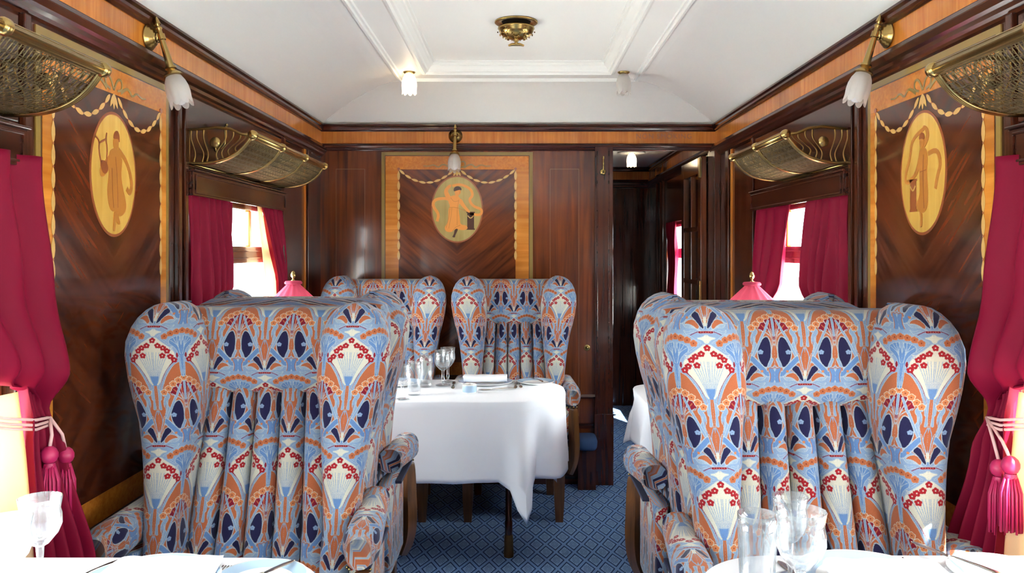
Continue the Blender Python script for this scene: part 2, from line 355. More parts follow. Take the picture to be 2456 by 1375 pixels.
# ------------------------------------------------------------------ mesh helpers
def link(name, me, mat, parent=None, smooth=True):
    o = bpy.data.objects.new(name, me); C.objects.link(o)
    if mat is not None and not me.materials: me.materials.append(M[mat] if isinstance(mat, str) else mat)
    if parent is not None: o.parent = parent
    if smooth: me.shade_smooth()
    return o
def meshdata(name, V, Fc, uv=None):
    me = bpy.data.meshes.new(name); me.from_pydata([tuple(v) for v in V], [], Fc); me.update()
    if uv is not None:
        l = me.uv_layers.new(name='UVMap'); co = np.empty(len(me.loops)*2, np.float32)
        for i, lp in enumerate(me.loops): co[2*i], co[2*i+1] = uv[lp.vertex_index]
        l.data.foreach_set('uv', co)
    return me
class MB:
    """collects pieces of ONE mesh"""
    def __init__(s): s.V = []; s.F = []; s.UV = []
    def add(s, V, Fc, uv=None):
        k = len(s.V); s.V += [tuple(v) for v in V]; s.F += [tuple(i+k for i in f) for f in Fc]
        s.UV += list(uv) if uv is not None else [(0, 0)]*len(V); return s
    def box(s, x0, x1, y0, y1, z0, z1, b=0.0):
        bm = bmesh.new(); bmesh.ops.create_cube(bm, size=1)
        for v in bm.verts: v.co = Vector(((x0+x1)/2+v.co.x*(x1-x0), (y0+y1)/2+v.co.y*(y1-y0), (z0+z1)/2+v.co.z*(z1-z0)))
        if b: bmesh.ops.bevel(bm, geom=bm.edges[:], offset=min(b, .45*min(abs(x1-x0), abs(y1-y0), abs(z1-z0))), segments=2, affect='EDGES', profile=.6)
        bm.verts.index_update(); s.add([v.co[:] for v in bm.verts], [[v.index for v in f.verts] for f in bm.faces]); bm.free(); return s
    def tube(s, P, r, n=10, cap=True, closed=False):
        P = [Vector(p) for p in P]; m_ = len(P); R = r if isinstance(r, (list, tuple)) else [r]*m_
        rings = []; up = None
        for i in range(m_):
            a = P[i-1] if (i > 0 or closed) else P[0]; b = P[(i+1) % m_] if (i < m_-1 or closed) else P[-1]
            t = (b-a).normalized()
            if up is None: up = Vector((0, 0, 1)) if abs(t.z) < .9 else Vector((1, 0, 0))
            sx = t.cross(up).normalized(); up = sx.cross(t).normalized()
            rings.append([P[i]+(sx*math.cos(2*PI*k/n)+up*math.sin(2*PI*k/n))*R[i] for k in range(n)])
        V = [v for q in rings for v in q]; Fc = []
        for i in range(m_ if closed else m_-1):
            for k in range(n):
                Fc.append((i*n+k, i*n+(k+1) % n, ((i+1) % m_)*n+(k+1) % n, ((i+1) % m_)*n+k))
        if cap and not closed: Fc += [tuple(range(n))[::-1], tuple((m_-1)*n+k for k in range(n))]
        return s.add(V, Fc)
    def lathe(s, prof, n=32, c=(0, 0, 0), flute=None, axis='Z'):
        V = []; Fc = []
        for j, (r, z) in enumerate(prof):
            for k in range(n):
                a = 2*PI*k/n; rr = r*(flute(a, j/(len(prof)-1)) if flute else 1)
                p = (rr*math.cos(a), rr*math.sin(a), z)
                if axis == 'X': p = (p[2], p[0], p[1])
                if axis == 'Y': p = (p[0], p[2], p[1])
                V.append((c[0]+p[0], c[1]+p[1], c[2]+p[2]))
        for j in range(len(prof)-1):
            for k in range(n): Fc.append((j*n+k, j*n+(k+1) % n, (j+1)*n+(k+1) % n, (j+1)*n+k))
        return s.add(V, Fc)
    def sphere(s, c, r, n=12, sc=(1, 1, 1)):
        pr = [(r*math.sin(PI*i/(n//2)), -r*math.cos(PI*i/(n//2))) for i in range(n//2+1)]
        k = len(s.V); s.lathe(pr, n)
        for i in range(k, len(s.V)):
            x, y, z = s.V[i]; s.V[i] = (c[0]+x*sc[0], c[1]+y*sc[1], c[2]+z*sc[2])
        return s
    def flat(s, P, z0, z1):
        """2D polygon in local XY extruded z0..z1"""
        n = len(P); area = sum(P[i][0]*P[(i+1) % n][1]-P[(i+1) % n][0]*P[i][1] for i in range(n))
        if area < 0: P = P[::-1]
        V = [(x, y, z0) for x, y in P]+[(x, y, z1) for x, y in P]
        Fc = [tuple(range(n, 2*n))]+[(i, (i+1) % n, n+(i+1) % n, n+i) for i in range(n)]
        return s.add(V, Fc)
    def band(s, P, wd, z0, z1):
        """ribbon of varying width along 2D polyline"""
        m_ = len(P); Wd = wd if isinstance(wd, (list, tuple)) else [wd]*m_
        Lf = []; Rt = []
        for i in range(m_):
            a = P[max(i-1, 0)]; b = P[min(i+1, m_-1)]; dx, dy = b[0]-a[0], b[1]-a[1]; q = math.hypot(dx, dy) or 1
            Lf.append((P[i][0]-dy/q*Wd[i]/2, P[i][1]+dx/q*Wd[i]/2)); Rt.append((P[i][0]+dy/q*Wd[i]/2, P[i][1]-dx/q*Wd[i]/2))
        V = [(x, y, z) for z in (z0, z1) for x, y in Lf+Rt]; n = 2*m_; Fc = []
        for i in range(m_-1):
            Fc.append((n+i, n+m_+i, n+m_+i+1, n+i+1)); Fc.append((i, i+1, n+i+1, n+i)); Fc.append((m_+i, n+m_+i, n+m_+i+1, m_+i+1))
        return s.add(V, Fc)
    def data(s, name, uv=False): return meshdata(name, s.V, s.F, s.UV if uv else None)
    def build(s, name, mat, parent=None, smooth=False, uv=False, angle=None):
        me = s.data(name, uv); o = link(name, me, mat, parent, smooth)
        if smooth and angle: me.set_sharp_from_angle(angle=math.radians(angle))
        return o
def tag(o, label=None, cat=None, group=None, kind=None):
    if label: o['label'] = label
    if cat: o['category'] = cat
    if group: o['group'] = group
    if kind: o['kind'] = kind
    return o
def empty(name, loc=(0, 0, 0), rz=0):
    o = bpy.data.objects.new(name, None); C.objects.link(o); o.location = loc; o.rotation_euler = (0, 0, rz); o.empty_display_size = .05
    return o
def kids(o): return [c for c in C.objects if c.parent == o]
def copy_tree(o, parent=None, loc=None, rz=None, mirror=False):
    c = o.copy(); C.objects.link(c); c.parent = parent
    if loc is not None: c.location = loc
    if rz is not None: c.rotation_euler = (0, 0, rz)
    for ch in kids(o): copy_tree(ch, c)
    return c
def struct(o): o['kind'] = 'structure'; return o
def boxo(name, a, mat, parent=None, b=.003):
    return MB().box(*a, b).build(name, mat, parent)

# ------------------------------------------------------------------ the setting
struct(boxo('floor', (-W-.1, W+.1, YB-.1, 7.4, -.06, 0), 'carpet', b=0))
tag(boxo('ground', (-24, 24, -24, 28, -.35, -.25), 'ground', b=0), kind='structure')  # unseen ground, set high and near white to bounce daylight onto the ceiling

def side_wall(name, sgn):
    m = MB(); t = .07
    def bx(y0, y1, z0, z1): m.box(min(sgn*W, sgn*(W+t)), max(sgn*W, sgn*(W+t)), y0, y1, z0, z1)
    ops = [(b, b+BL) for b in BAYS]+([(5.72, 6.42)] if sgn > 0 else [])
    yend = 7.3
    bx(YB, yend, 0, ZS); bx(YB, yend, ZT, ZC+.02)
    y = YB
    for a, b in ops: bx(y, a, ZS, ZT); y = b
    bx(y, yend, ZS, ZT)
    return struct(m.build(name, 'mahog'))
wl = side_wall('wall_left', -1); wr = side_wall('wall_right', 1)
# end wall with the doorway
XD = .5587
m = MB(); m.box(-W, XD, YE, YE+.05, 0, ZC); m.box(XD, W, YE, YE+.05, 1.996, ZC)
we = struct(m.build('wall_end', 'mahog_mid'))
struct(boxo('wall_behind', (-W, W, YB-.05, YB, 0, ZC), 'mahog', b=0))
struct(boxo('wall_vestibule_end', (.3, W, 7.25, 7.3, 0, ZC), 'mahog', b=0))
struct(boxo('wall_vestibule_side', (.3, .35, YE+.05, 7.25, 0, ZC), 'mahog', b=0))
struct(boxo('ceiling_vestibule', (.3, W, YE+.05, 7.3, ZC, ZC+.03), 'ceil', b=0))

def rect_loft(rings, y0in=None):
    """rings: (xhalf, yfar, ynear, z) -> mitred rectangular loops"""
    V = []; Fc = []
    for xh, yf, yn, z in rings: V += [(-xh, yn, z), (xh, yn, z), (xh, yf, z), (-xh, yf, z)]
    for j in range(len(rings)-1):
        for k in range(4): Fc.append((j*4+k, j*4+(k+1) % 4, (j+1)*4+(k+1) % 4, (j+1)*4+k))
    return V, Fc
NB = YB
def R(inset, endin, z): return (W-inset, YE-endin, NB+endin, z)
rings = []
for i in range(13):
    t = i/12; rings.append(R(.519*t, .37*t, ZC+.19*(1-(1-t)**1.7)))
z1 = 2.316
for d, dz in [(.0, -.010), (.012, -.012), (.016, -.004), (.028, -.006), (.032, .002), (.036, .002)]: rings.append(R(.519+d, .37+d, z1+dz))
z1_ = 2.318; base = .672
rings.append(R(base-.012, .37+.141, z1_))
for d, dz in [(0, -.008), (.010, -.010), (.016, .002), (.026, .004), (.030, .014), (.044, .030), (.052, .034), (.054, .046), (.064, .048), (.066, .055), (.074, .055)]:
    rings.append(R(base+d, .37+.153+d, z1_+dz))
V, Fc = rect_loft(rings); n = len(V); Fc.append((n-4, n-3, n-2, n-1))
me = meshdata('ceiling', V, Fc); ce = struct(link('ceiling', me, 'ceil', smooth=False))
struct(boxo('roof', (-W-.08, W+.08, YB-.1, 7.35, 2.42, 2.46), 'black', b=0))
for nm, a in (('roof_edge', (-W-.08, -W-.07, YB-.1, 7.35, 2.1, 2.42)), ('roof_edge', (W+.07, W+.08, YB-.1, 7.35, 2.1, 2.42)),
              ('roof_edge', (-W-.08, W+.08, YB-.12, YB-.1, -.1, 2.42)), ('roof_edge', (-W-.08, W+.08, 7.35, 7.37, -.1, 2.42))):
    struct(boxo(nm, a, 'black', b=0))
struct(boxo('wall_behind_panel', (-W-.08, .3, 7.3, 7.34, 0, 2.42), 'black', b=0))
# hip beads and cross joints of the coved ceiling
def cove_pt(sx, t, y=None):
    z = ZC+.19*(1-(1-t)**1.7)-.002
    return (sx*(W-.519*t), (YE-.37*t) if y is None else y, z)
k = 1
for sx in (-1, 1):
    struct(MB().tube([cove_pt(sx, i/10) for i in range(11)], .0035, 6).build(f'trim_{k}', 'ceil', smooth=True)); k += 1
    for yy in (2.42, .31, -1.8):
        struct(MB().tube([cove_pt(sx, i/10, yy) for i in range(11)], .0035, 6).build(f'trim_{k}', 'ceil', smooth=True)); k += 1

# mouldings along the walls: profile (outwards from wall, z)
def moulding(name, prof, along, p0, p1, sgn=1, mat='mahogY', at=None):
    """prof: list of (d, z); along 'Y' on a side wall (sgn) or 'X' on the end wall"""
    V = []
    for p in (p0, p1):
        for d, z in prof:
            V.append((sgn*((at if at is not None else W)-d), p, z) if along == 'Y' else (p, (at if at is not None else YE)-d, z))
    n = len(prof); Fc = [(i, (i+1) % n, n+(i+1) % n, n+i) for i in range(n)]+[tuple(range(n))[::-1], tuple(range(n, 2*n))]
    me = meshdata(name, V, Fc); o = struct(link(name, me, mat, smooth=False))
    bm = bmesh.new(); bm.from_mesh(me); bmesh.ops.recalc_face_normals(bm, faces=bm.faces); bm.to_mesh(me); bm.free()
    return o
TOP = [(0, 2.086), (.010, 2.086), (.012, 2.092), (.020, 2.095), (.024, 2.102), (.024, 2.112), (.034, 2.118), (.034, 2.126), (.0, 2.13)]
LOW = [(0, 1.936), (.010, 1.936), (.012, 1.944), (.022, 1.950), (.026, 1.960), (.036, 1.966), (.040, 1.984), (.034, 1.990), (.030, 2.002), (.018, 2.006), (.012, 2.014), (0, 2.014)]
FRZ = [(0, 2.012), (.006, 2.012), (.006, 2.09), (0, 2.09)]
tn = 20
for sgn in (-1, 1):
    for prof, mt in ((TOP, 'mahogY'), (LOW, 'mahogY'), (FRZ, 'satin')):
        moulding(f'trim_{tn}', prof, 'Y', YB, YE, sgn, mt); tn += 1
    moulding(f'baseboard_{"left" if sgn < 0 else "right"}', [(0, 0), (.014, 0), (.014, .12), (.008, .135), (0, .135)], 'Y', YB, YE, sgn)
    moulding(f'trim_{tn}', [(0, .575), (.012, .575), (.018, .59), (.012, .6), (0, .6)], 'Y', YB, YE, sgn); tn += 1
for prof, mt in ((TOP, 'mahogX'), ([(a*.8, 1.972+(b-1.936)*.56) for a, b in LOW], 'mahogX'), (FRZ, 'satin')):
    moulding(f'trim_{tn}', prof, 'X', -W, W, 1, mt); tn += 1
moulding('baseboard_end', [(0, 0), (.014, 0), (.014, .1), (.008, .11), (0, .11)], 'X', -W, XD-.1, mat='mahogX')
moulding(f'trim_{tn}', [(0, .505), (.01, .505), (.016, .515), (.01, .53), (0, .53)], 'X', .1, .452, mat='mahogX'); tn += 1
moulding(f'trim_{tn}', [(0, .33), (.01, .33), (.014, .36), (0, .36)], 'X', .1, .452, mat='mahogX'); tn += 1
# vestibule friezes
for prof, mt in ((TOP, 'mahogY'), (FRZ, 'satin'), (LOW, 'mahogY')):
    moulding(f'trim_{tn}', prof, 'Y', YE+.05, 7.25, 1, mt); tn += 1
    moulding(f'trim_{tn}', prof, 'X', .35, W, 1, 'mahogX' if mt != 'satin' else mt, at=7.25); tn += 1
for x in (.93, 1.02):
    struct(boxo(f'trim_{tn}', (x, x+.02, 7.235, 7.25, 0, 1.94), 'mahog')); tn += 1
for y in (5.45, 5.6, 6.5, 6.62, 6.8):
    struct(boxo(f'trim_{tn}', (W-.02, W, y, y+.03, 0, 1.94), 'mahog')); tn += 1
# door post
post = struct(boxo('trim_%d' % tn, (.452, XD, YE-.03, YE+.06, 0, 1.996), 'mahog')); tn += 1
for x0, x1 in ((.462, .468), (.53, .536)):
    boxo('bead', (x0, x1, YE-.036, YE-.03, .02, 1.98), 'mahogX', post, .002)
boxo('plinth', (.448, XD+.002, YE-.04, YE-.03, 0, .42), 'mahog', post, .003)
# right reveal beside the doorway
struct(boxo('trim_%d' % tn, (W-.035, W, YE-.11, YE+.06, 0, 1.996), 'mahog')); tn += 1
for sgn in (-1, 1):   # corner posts and light stringing near the end wall
    y0 = 4.30
    struct(boxo('trim_%d' % tn, (min(sgn*W, sgn*(W-.012)), max(sgn*W, sgn*(W-.012)), 4.50, 4.56, .0, 1.94), 'mahog')); tn += 1
    struct(boxo('trim_%d' % tn, (min(sgn*W, sgn*(W-.010)), max(sgn*W, sgn*(W-.010)), 4.44, 4.455, .3, 1.94), 'satin', b=.001)); tn += 1
    for b in BAYS:     # posts each side of a window
        for y in (b-.085, b-.03, b+BL+.01):
            struct(boxo('trim_%d' % tn, (min(sgn*W, sgn*(W-.016)), max(sgn*W, sgn*(W-.016)), y, y+.028, .0, 1.94), 'mahog', b=.004)); tn += 1
        struct(boxo('trim_%d' % tn, (min(sgn*W, sgn*(W-.008)), max(sgn*W, sgn*(W-.008)), b, b+BL, 1.68, 1.93), 'mahogY', b=.003)); tn += 1
# string lines on the end wall
def strip2(name, P, wd, mat, parent, z0=0, z1=.001): return MB().band(P, wd, z0, z1).build(name, mat, parent)
def wallframe(name, side, u, v, parent=None, off=0.0):
    o = empty(name)
    if side == 'L': cols = (Vector((0, 1, 0)), Vector((0, 0, 1)), Vector((1, 0, 0))); loc = (-W+off, u, v)
    elif side == 'R': cols = (Vector((0, -1, 0)), Vector((0, 0, 1)), Vector((-1, 0, 0))); loc = (W-off, u, v)
    else: cols = (Vector((1, 0, 0)), Vector((0, 0, 1)), Vector((0, -1, 0))); loc = (u, YE-off, v)
    mt = Matrix((cols[0], cols[1], cols[2])).transposed().to_4x4(); mt.translation = loc
    o.matrix_world = mt; o.parent = parent
    return o
for cx in (-.995, .274):
    fr = wallframe('stringing', 'E', cx, 1.3, we)
    a = .085
    strip2('line', [(-a, -.9), (-a, .565)], .003, 'string', fr); strip2('line', [(a, -.9), (a, .565)], .003, 'string', fr)
    strip2('line', [(-a, .565), (a, .565)], .003, 'string', fr)

# ------------------------------------------------------------------ marquetry
def ell(cx, cy, rx, ry, n=48): return [(cx+rx*math.cos(2*PI*i/n), cy+ry*math.sin(2*PI*i/n)) for i in range(n)]
husk_me = MB().flat([(0, .5), (.16, .38), (.26, .12), (.24, -.15), (.1, -.4), (0, -.5), (-.1, -.4), (-.24, -.15), (-.26, .12), (-.16, .38)], 0, .018)
husk_me.flat([(.018, .4), (.018, -.38), (-.018, -.38), (-.018, .4)], .018, .024)
husk_me = husk_me.data('husk')
stem_me = MB().flat(ell(0, 0, .5, .5, 10), 0, .04).data('husk_joint')
def husks(P, parent, step, L_, z, wid=1.0):
    """husks strung along a polyline"""
    pts = [Vector((p[0], p[1], 0)) for p in P]; d = 0; acc = [0]
    for a, b in zip(pts[:-1], pts[1:]): acc.append(acc[-1]+(b-a).length)
    n = max(1, round(acc[-1]/step)); st = acc[-1]/n
    def at(s):
        for i in range(len(pts)-1):
            if s <= acc[i+1]+1e-9:
                t = (s-acc[i])/(acc[i+1]-acc[i]); return pts[i].lerp(pts[i+1], t), (pts[i+1]-pts[i])
        return pts[-1], pts[-1]-pts[-2]
    for i in range(n):
        p, t = at((i+.5)*st)
        o = link('husk', husk_me, 'husk', parent, False); o.location = (p.x, p.y, z); o.rotation_euler = (0, 0, math.atan2(t.y, t.x)-PI/2)
        o.scale = (L_*wid, st*.98, L_)
        q, t = at(i*st)
        o = link('husk_joint', stem_me, 'huskdark', parent, False); o.location = (q.x, q.y, z); o.scale = (L_*.2, L_*.2, L_*.6)
def sag(x0, y0, x1, y1, dip, n=14):
    return [(x0+(x1-x0)*i/n, y0+(y1-y0)*i/n-dip*4*(i/n)*(1-i/n)) for i in range(n+1)]
def spl(P, n=3):
    for _ in range(n):
        Q = [P[0]]
        for a, b in zip(P[:-1], P[1:]): Q += [(a[0]*.75+b[0]*.25, a[1]*.75+b[1]*.25), (a[0]*.25+b[0]*.75, a[1]*.25+b[1]*.75)]
        Q.append(P[-1]); P = Q
    return P
def cspl(P, n=2):
    for _ in range(n):
        Q = []
        for i in range(len(P)):
            a, b = P[i], P[(i+1) % len(P)]; Q += [(a[0]*.75+b[0]*.25, a[1]*.75+b[1]*.25), (a[0]*.25+b[0]*.75, a[1]*.25+b[1]*.75)]
        P = Q
    return P
def sc(P, k): return [(x*k, y*k) for x, y in P]
def figure(parent, kind, k, z, rob, drp):
    """inlaid dancing woman; coordinates in units of the oval's half height"""
    def pf(name, P, mat, dz=0, smv=2): MB().flat(cspl(sc(P, k), smv) if smv else sc(P, k), z, z+.0008+dz).build(name, mat, parent)
    def bf(name, P, wd, mat, dz=0): P = spl(P, 2); MB().band(sc(P, k), (wd[0] if isinstance(wd, list) else wd)*k, z, z+.0008+dz).build(name, mat, parent)
    if kind in ('E', 'R'):
        X0 = .42 if kind == 'E' else -.30
        for a, b, c_, d_ in ((-.13, .13, -.12, -.08), (-.105, .105, -.60, -.12), (-.13, .13, -.64, -.60)):
            MB().flat(sc([(X0+a, c_), (X0+b, c_), (X0+b, d_), (X0+a, d_)], k), z, z+.001).build('pedestal', 'figdark' if kind == 'E' else 'ring', parent)
        bf('pedestal_swag', [(X0-.09, -.2), (X0, -.3), (X0+.09, -.2)], .03, 'husk', .001)
    if kind == 'E':
        bf('scarf', [(-.62, -.38), (-.56, -.15), (-.76, .1), (-.70, .3), (-.4, .34), (-.25, .3)], .09, rob, .0002)
        bf('scarf', [(-.15, .72), (.1, .78), (.42, .64), (.5, .42), (.36, .3), (.5, .08), (.78, .0), (.74, -.2), (.4, -.14)], .08, rob, .0002)
        pf('arm', [(-.30, .72), (-.42, .58), (-.36, .34), (-.16, .30), (-.24, .46), (-.30, .58), (-.16, .72), (-.2, .78)], rob, .0005)
        pf('arm', [(.12, .36), (.26, .1), (.42, -.08), (.36, -.12), (.16, .06), (.02, .26)], rob, .0005)
        pf('gown', [(-.2, .40), (-.06, .44), (.08, .38), (.10, .22), (.03, .08), (.06, -.08), (.09, -.3), (.10, -.48), (.30, -.50), (.34, -.62), (.16, -.66), (-.06, -.60), (-.16, -.72), (-.34, -.70), (-.40, -.58), (-.30, -.44), (-.27, -.2), (-.27, .0), (-.21, .08), (-.28, .24), (-.27, .36)], rob, .0008)
        pf('head', [(-.06, .42), (-.08, .56), (.0, .64), (.1, .62), (.12, .5), (.06, .44), (.02, .38)], rob, .0012)
        pf('hair', [(-.11, .54), (-.1, .66), (.0, .72), (.12, .68), (.15, .58), (.08, .60), (0, .58)], 'figdark', .0016)
        bf('gown_fold', [(-.16, .04), (-.18, -.2), (-.26, -.6)], .013, drp, .0014); bf('gown_fold', [(-.22, .02), (-.24, -.2), (-.34, -.58)], .012, drp, .0014); bf('gown_fold', [(.1, -.5), (-.05, -.56), (-.14, -.68)], .014, drp, .0014); bf('gown_fold', [(-.2, .36), (-.1, .22), (.04, .26)], .012, drp, .0014); bf('gown_fold', [(.06, .3), (0, 0), (.0, -.5)], .012, drp, .0014)
        bf('gown_fold', [(-.25, .05), (0, .06), (.4, -.12)], .014, drp, .0014)
        pf('foot', [(-.02, -.6), (.03, -.62), (.0, -.7), (-.06, -.82), (-.06, -.88), (-.16, -.87), (-.1, -.78), (-.08, -.64)], 'figdark', .001)
    elif kind == 'L':
        bf('scarf', [(.12, .44), (.45, .25), (.62, -.1), (.55, -.3), (.42, -.2)], [.09]*17, rob, .0002)
        pf('arm', [(-.12, .36), (-.3, .22), (-.5, .05), (-.46, -.08), (-.34, -.06), (-.16, .08)], rob, .0004)
        pf('gown', [(-.14, .42), (.12, .46), (.28, .26), (.2, .02), (.32, -.3), (.44, -.56), (.2, -.72), (.08, -.62), (-.16, -.62), (-.26, -.3), (-.18, .0), (-.2, .26)], rob, .0006)
        pf('head', [(-.03, .42), (-.06, .56), (.02, .66), (.12, .64), (.14, .52), (.08, .42)], rob, .001)
        pf('hair', [(-.05, .58), (-.02, .70), (.08, .76), (.16, .68), (.16, .54), (.1, .62)], 'ring', .0014)
        bf('lyre', [(-.62, .56), (-.5, .5), (-.52, .36), (-.44, .14)], .025, 'ring', .001); bf('lyre', [(-.26, .66), (-.3, .56), (-.24, .4), (-.28, .14)], .025, 'ring', .001)
        bf('lyre', [(-.52, .46), (-.28, .56)], .03, 'ring', .001); pf('lyre', [(-.46, .2), (-.28, .2), (-.2, .06), (-.34, -.04), (-.46, .06)], drp, .001)
        bf('gown_fold', [(.02, .3), (.08, 0), (.1, -.55)], .014, drp, .0012); bf('gown_fold', [(-.1, .1), (-.08, -.3), (-.04, -.56)], .014, drp, .0012)
        pf('foot', [(-.02, -.6), (.1, -.64), (.16, -.76), (.2, -.82), (.12, -.84), (.04, -.76), (.02, -.94), (-.06, -.96), (-.04, -.8)], rob, .001)
    else:
        bf('scarf', [(.08, .74), (-.35, .6), (-.4, .3), (-.62, -.05), (-.5, -.15), (-.2, .0)], .07, rob, .0002)
        bf('scarf', [(.2, .3), (.5, .34), (.62, .1), (.5, -.1), (.44, -.3)], .08, rob, .0002)
        pf('arm', [(-.06, .4), (-.18, .1), (-.3, -.02), (-.24, -.08), (-.1, .04), (.0, .3)], rob, .0004)
        pf('arm', [(.1, .4), (.26, .58), (.2, .74), (.04, .8), (.04, .74), (.14, .68), (.14, .58), (.0, .42)], rob, .0004)
        pf('gown', [(-.08, .42), (.14, .42), (.2, .2), (.16, .0), (.2, -.3), (.2, -.6), (.0, -.7), (-.14, -.62), (-.22, -.5), (-.06, -.4), (-.08, 0), (-.12, .2)], rob, .0006)
        pf('head', [(-.06, .44), (-.08, .56), (.0, .64), (.08, .6), (.08, .48), (.02, .4)], rob, .001)
        pf('hair', [(-.1, .56), (-.06, .66), (.04, .68), (.1, .6), (.08, .54), (0, .58)], 'ring', .0014)
        bf('gown_fold', [(.06, .3), (.04, 0), (.08, -.6)], .014, drp, .0012); bf('gown_fold', [(-.06, .02), (.16, .04)], .014, drp, .0012)
        pf('foot', [(-.08, -.64), (.02, -.66), (.02, -.9), (-.06, -.92), (-.04, -.76)], rob, .001)
def marquetry(side, parent, u, hw, hi, zt, zb, zi, zo, orx, ory, kind, swz):
    """u centre, hw outer half width, hi inner field half width; zt/zb top and bottom; zi field top; zo oval centre"""
    v0 = 1.3
    p = wallframe('marquetry_panel', side, u, v0, parent)
    def rect(x0, x1, y0, y1, z, mat, nm): MB().box(x0, x1, y0-v0, y1-v0, 0, z, .0006).build(nm, mat, p)
    rect(-hw, hw, zb, zt, .004, 'olive', 'border'); rect(-hw+.02, hw-.02, zb+.02, zt-.02, .0045, 'figdark', 'border_line')
    rect(-hw+.024, hw-.024, zi, zt-.024, .006, 'satin', 'top_veneer')
    for s_ in (-1, 1):
        a, b = sorted((s_*(hw-.024), s_*hi)); rect(a, b, zb+.024, zi, .006, 'satinB', 'side_veneer')
    rect(-hi, hi, zb+.024, zb+.1, .006, 'satin', 'foot_veneer')
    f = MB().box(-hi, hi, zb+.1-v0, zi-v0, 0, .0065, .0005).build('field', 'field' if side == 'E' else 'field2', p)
    c = zo-v0
    MB().flat(ell(0, c, orx+.008, ory+.008, 64), 0, .0075).build('oval_ring', 'ring', p)
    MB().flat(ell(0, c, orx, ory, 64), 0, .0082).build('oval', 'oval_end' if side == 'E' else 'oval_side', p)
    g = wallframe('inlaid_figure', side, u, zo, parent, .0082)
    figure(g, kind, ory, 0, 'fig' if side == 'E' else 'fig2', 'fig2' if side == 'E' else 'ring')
    t = zi-v0; z = .0068 if True else 0; L_ = .030
    for s_ in (-1, 1):
        husks(sag(s_*(hi-.002), t, s_*.022, t-.005, .075 if side == 'E' else .08), p, .044, L_, z, .9)
        husks([(s_*hi, t-.006), (s_*hi, swz-v0)], p, .057, L_*1.05, z, 1.0)
        MB().flat(ell(s_*hi, t+.004, .008, .008, 16), 0, .009).build('rosette', 'ring', p)
    for a in (-.5, 0, .5):
        o = link('husk', husk_me, 'husk', p, False); o.location = (math.sin(a)*.022, t+.004-math.cos(a)*.022-.004, z); o.rotation_euler = (0, 0, a); o.scale = (.026, .046, .03)
    # ribbon bow over the field
    for s_ in (-1, 1):
        P = spl([(0, t+.012), (s_*.02, t+.045), (s_*.045, t+.05), (s_*.05, t+.02), (s_*.02, t+.012)], 2)
        MB().band(P, .007, 0, .0075).build('ribbon', 'olive', p)
        P = spl([(s_*.04, t+.01), (s_*.07, t+.028), (s_*.09, t+.03), (s_*.11, t+.01), (s_*.14, t+.03), (s_*.17, t+.018), (s_*.2, t+.022)], 2)
        MB().band(P, [.010-.006*i/(len(P)-1) for i in range(len(P))], 0, .0075).build('ribbon', 'olive', p)
marquetry('E', we, -.362, .4485, .346, 1.966, .62, 1.862, 1.627, .146, .191, 'E', 1.325)
marquetry('L', wl, 2.343, .374, .306, 1.930, .60, 1.832, 1.600, .126, .172, 'L', 1.30)
marquetry('R', wr, 2.343, .374, .306, 1.930, .60, 1.832, 1.605, .126, .172, 'R', 1.30)
for sd, wob in (('L', wl), ('R', wr)):
    p = wallframe('marquetry_panel', sd, .233, 1.3, wob)
    MB().box(-.374, .374, -.7, .63, 0, .004, .0006).build('border', 'olive', p); MB().box(-.35, .35, -.676, .606, 0, .006, .0006).build('veneer', 'satinB', p)
    MB().box(-.306, .306, -.6, .532, 0, .0065, .0006).build('field', 'field2', p)

# lettering on the frieze
cu = bpy.data.curves.new('frieze_lettering', 'FONT'); cu.body = 'NON SMOKING'; cu.size = .042; cu.extrude = .0006; cu.align_x = 'CENTER'; cu.space_character = 1.15
tx = bpy.data.objects.new('frieze_lettering', cu); C.objects.link(tx); cu.materials.append(plain('faint inlaid letters', (150, 92, 44), .3, coat=.4))
tx.location = (.862, YE-.0068, 2.045); tx.rotation_euler = (PI/2, 0, 0); tx.parent = we

# ------------------------------------------------------------------ windows
def window(num, sgn, b, L_, big=True):
    o = empty(f'window_{num}', (sgn*W, b+L_/2, ZS)); struct(o)
    def X(a, c): return tuple(sorted((sgn*a, sgn*c)))
    h = ZT-ZS; hl = L_/2
    def bx(nm, d0, d1, y0, y1, z0, z1, mat='mahog_mid', be=.004):
        x = X(d0, d1); boxo(nm, (x[0], x[1], y0, y1, z0, z1), mat, o, be)
    for y0, y1 in ((-hl, -hl+.05), (hl-.05, hl)): bx('frame', .030, .07, y0, y1, 0, h)
    bx('frame', .030, .07, -hl+.05, hl-.05, h-.04, h); bx('sill', .0, .07, -hl, hl, -.03, .02)
    bx('transom', .036, .060, -hl+.05, hl-.05, .525, .60)
    bx('transom_bead', .030, .036, -hl+.05, hl-.05, .545, .552); bx('transom_bead', .030, .036, -hl+.05, hl-.05, .575, .582)
    if big:
        bx('mullion', .040, .062, -.03, .0, .60, h-.04, 'satin'); bx('mullion', .040, .062, hl-.34, hl-.31, .60, h-.04, 'satin')
        MB().sphere((sgn*.026, -.06, .625), .011).tube([(sgn*.052, -.06, .625), (sgn*.026, -.06, .625)], .005).build('catch', 'brass', o, True)
        boxo('hinge', tuple(sorted((sgn*.028, sgn*.040)))+(-.055, -.03, .70, .73), 'brass', o, .002)
    bx('pane', .048, .051, -hl+.05, hl-.05, .02, .525, 'pane', 0); bx('pane', .048, .051, -hl+.05, hl-.05, .60, h-.04, 'pane', 0)
n = 1
for sgn in (-1, 1):
    for b in BAYS: window(n, sgn, b, BL, True); n += 1
window(n, 1, 5.72, .70, False)
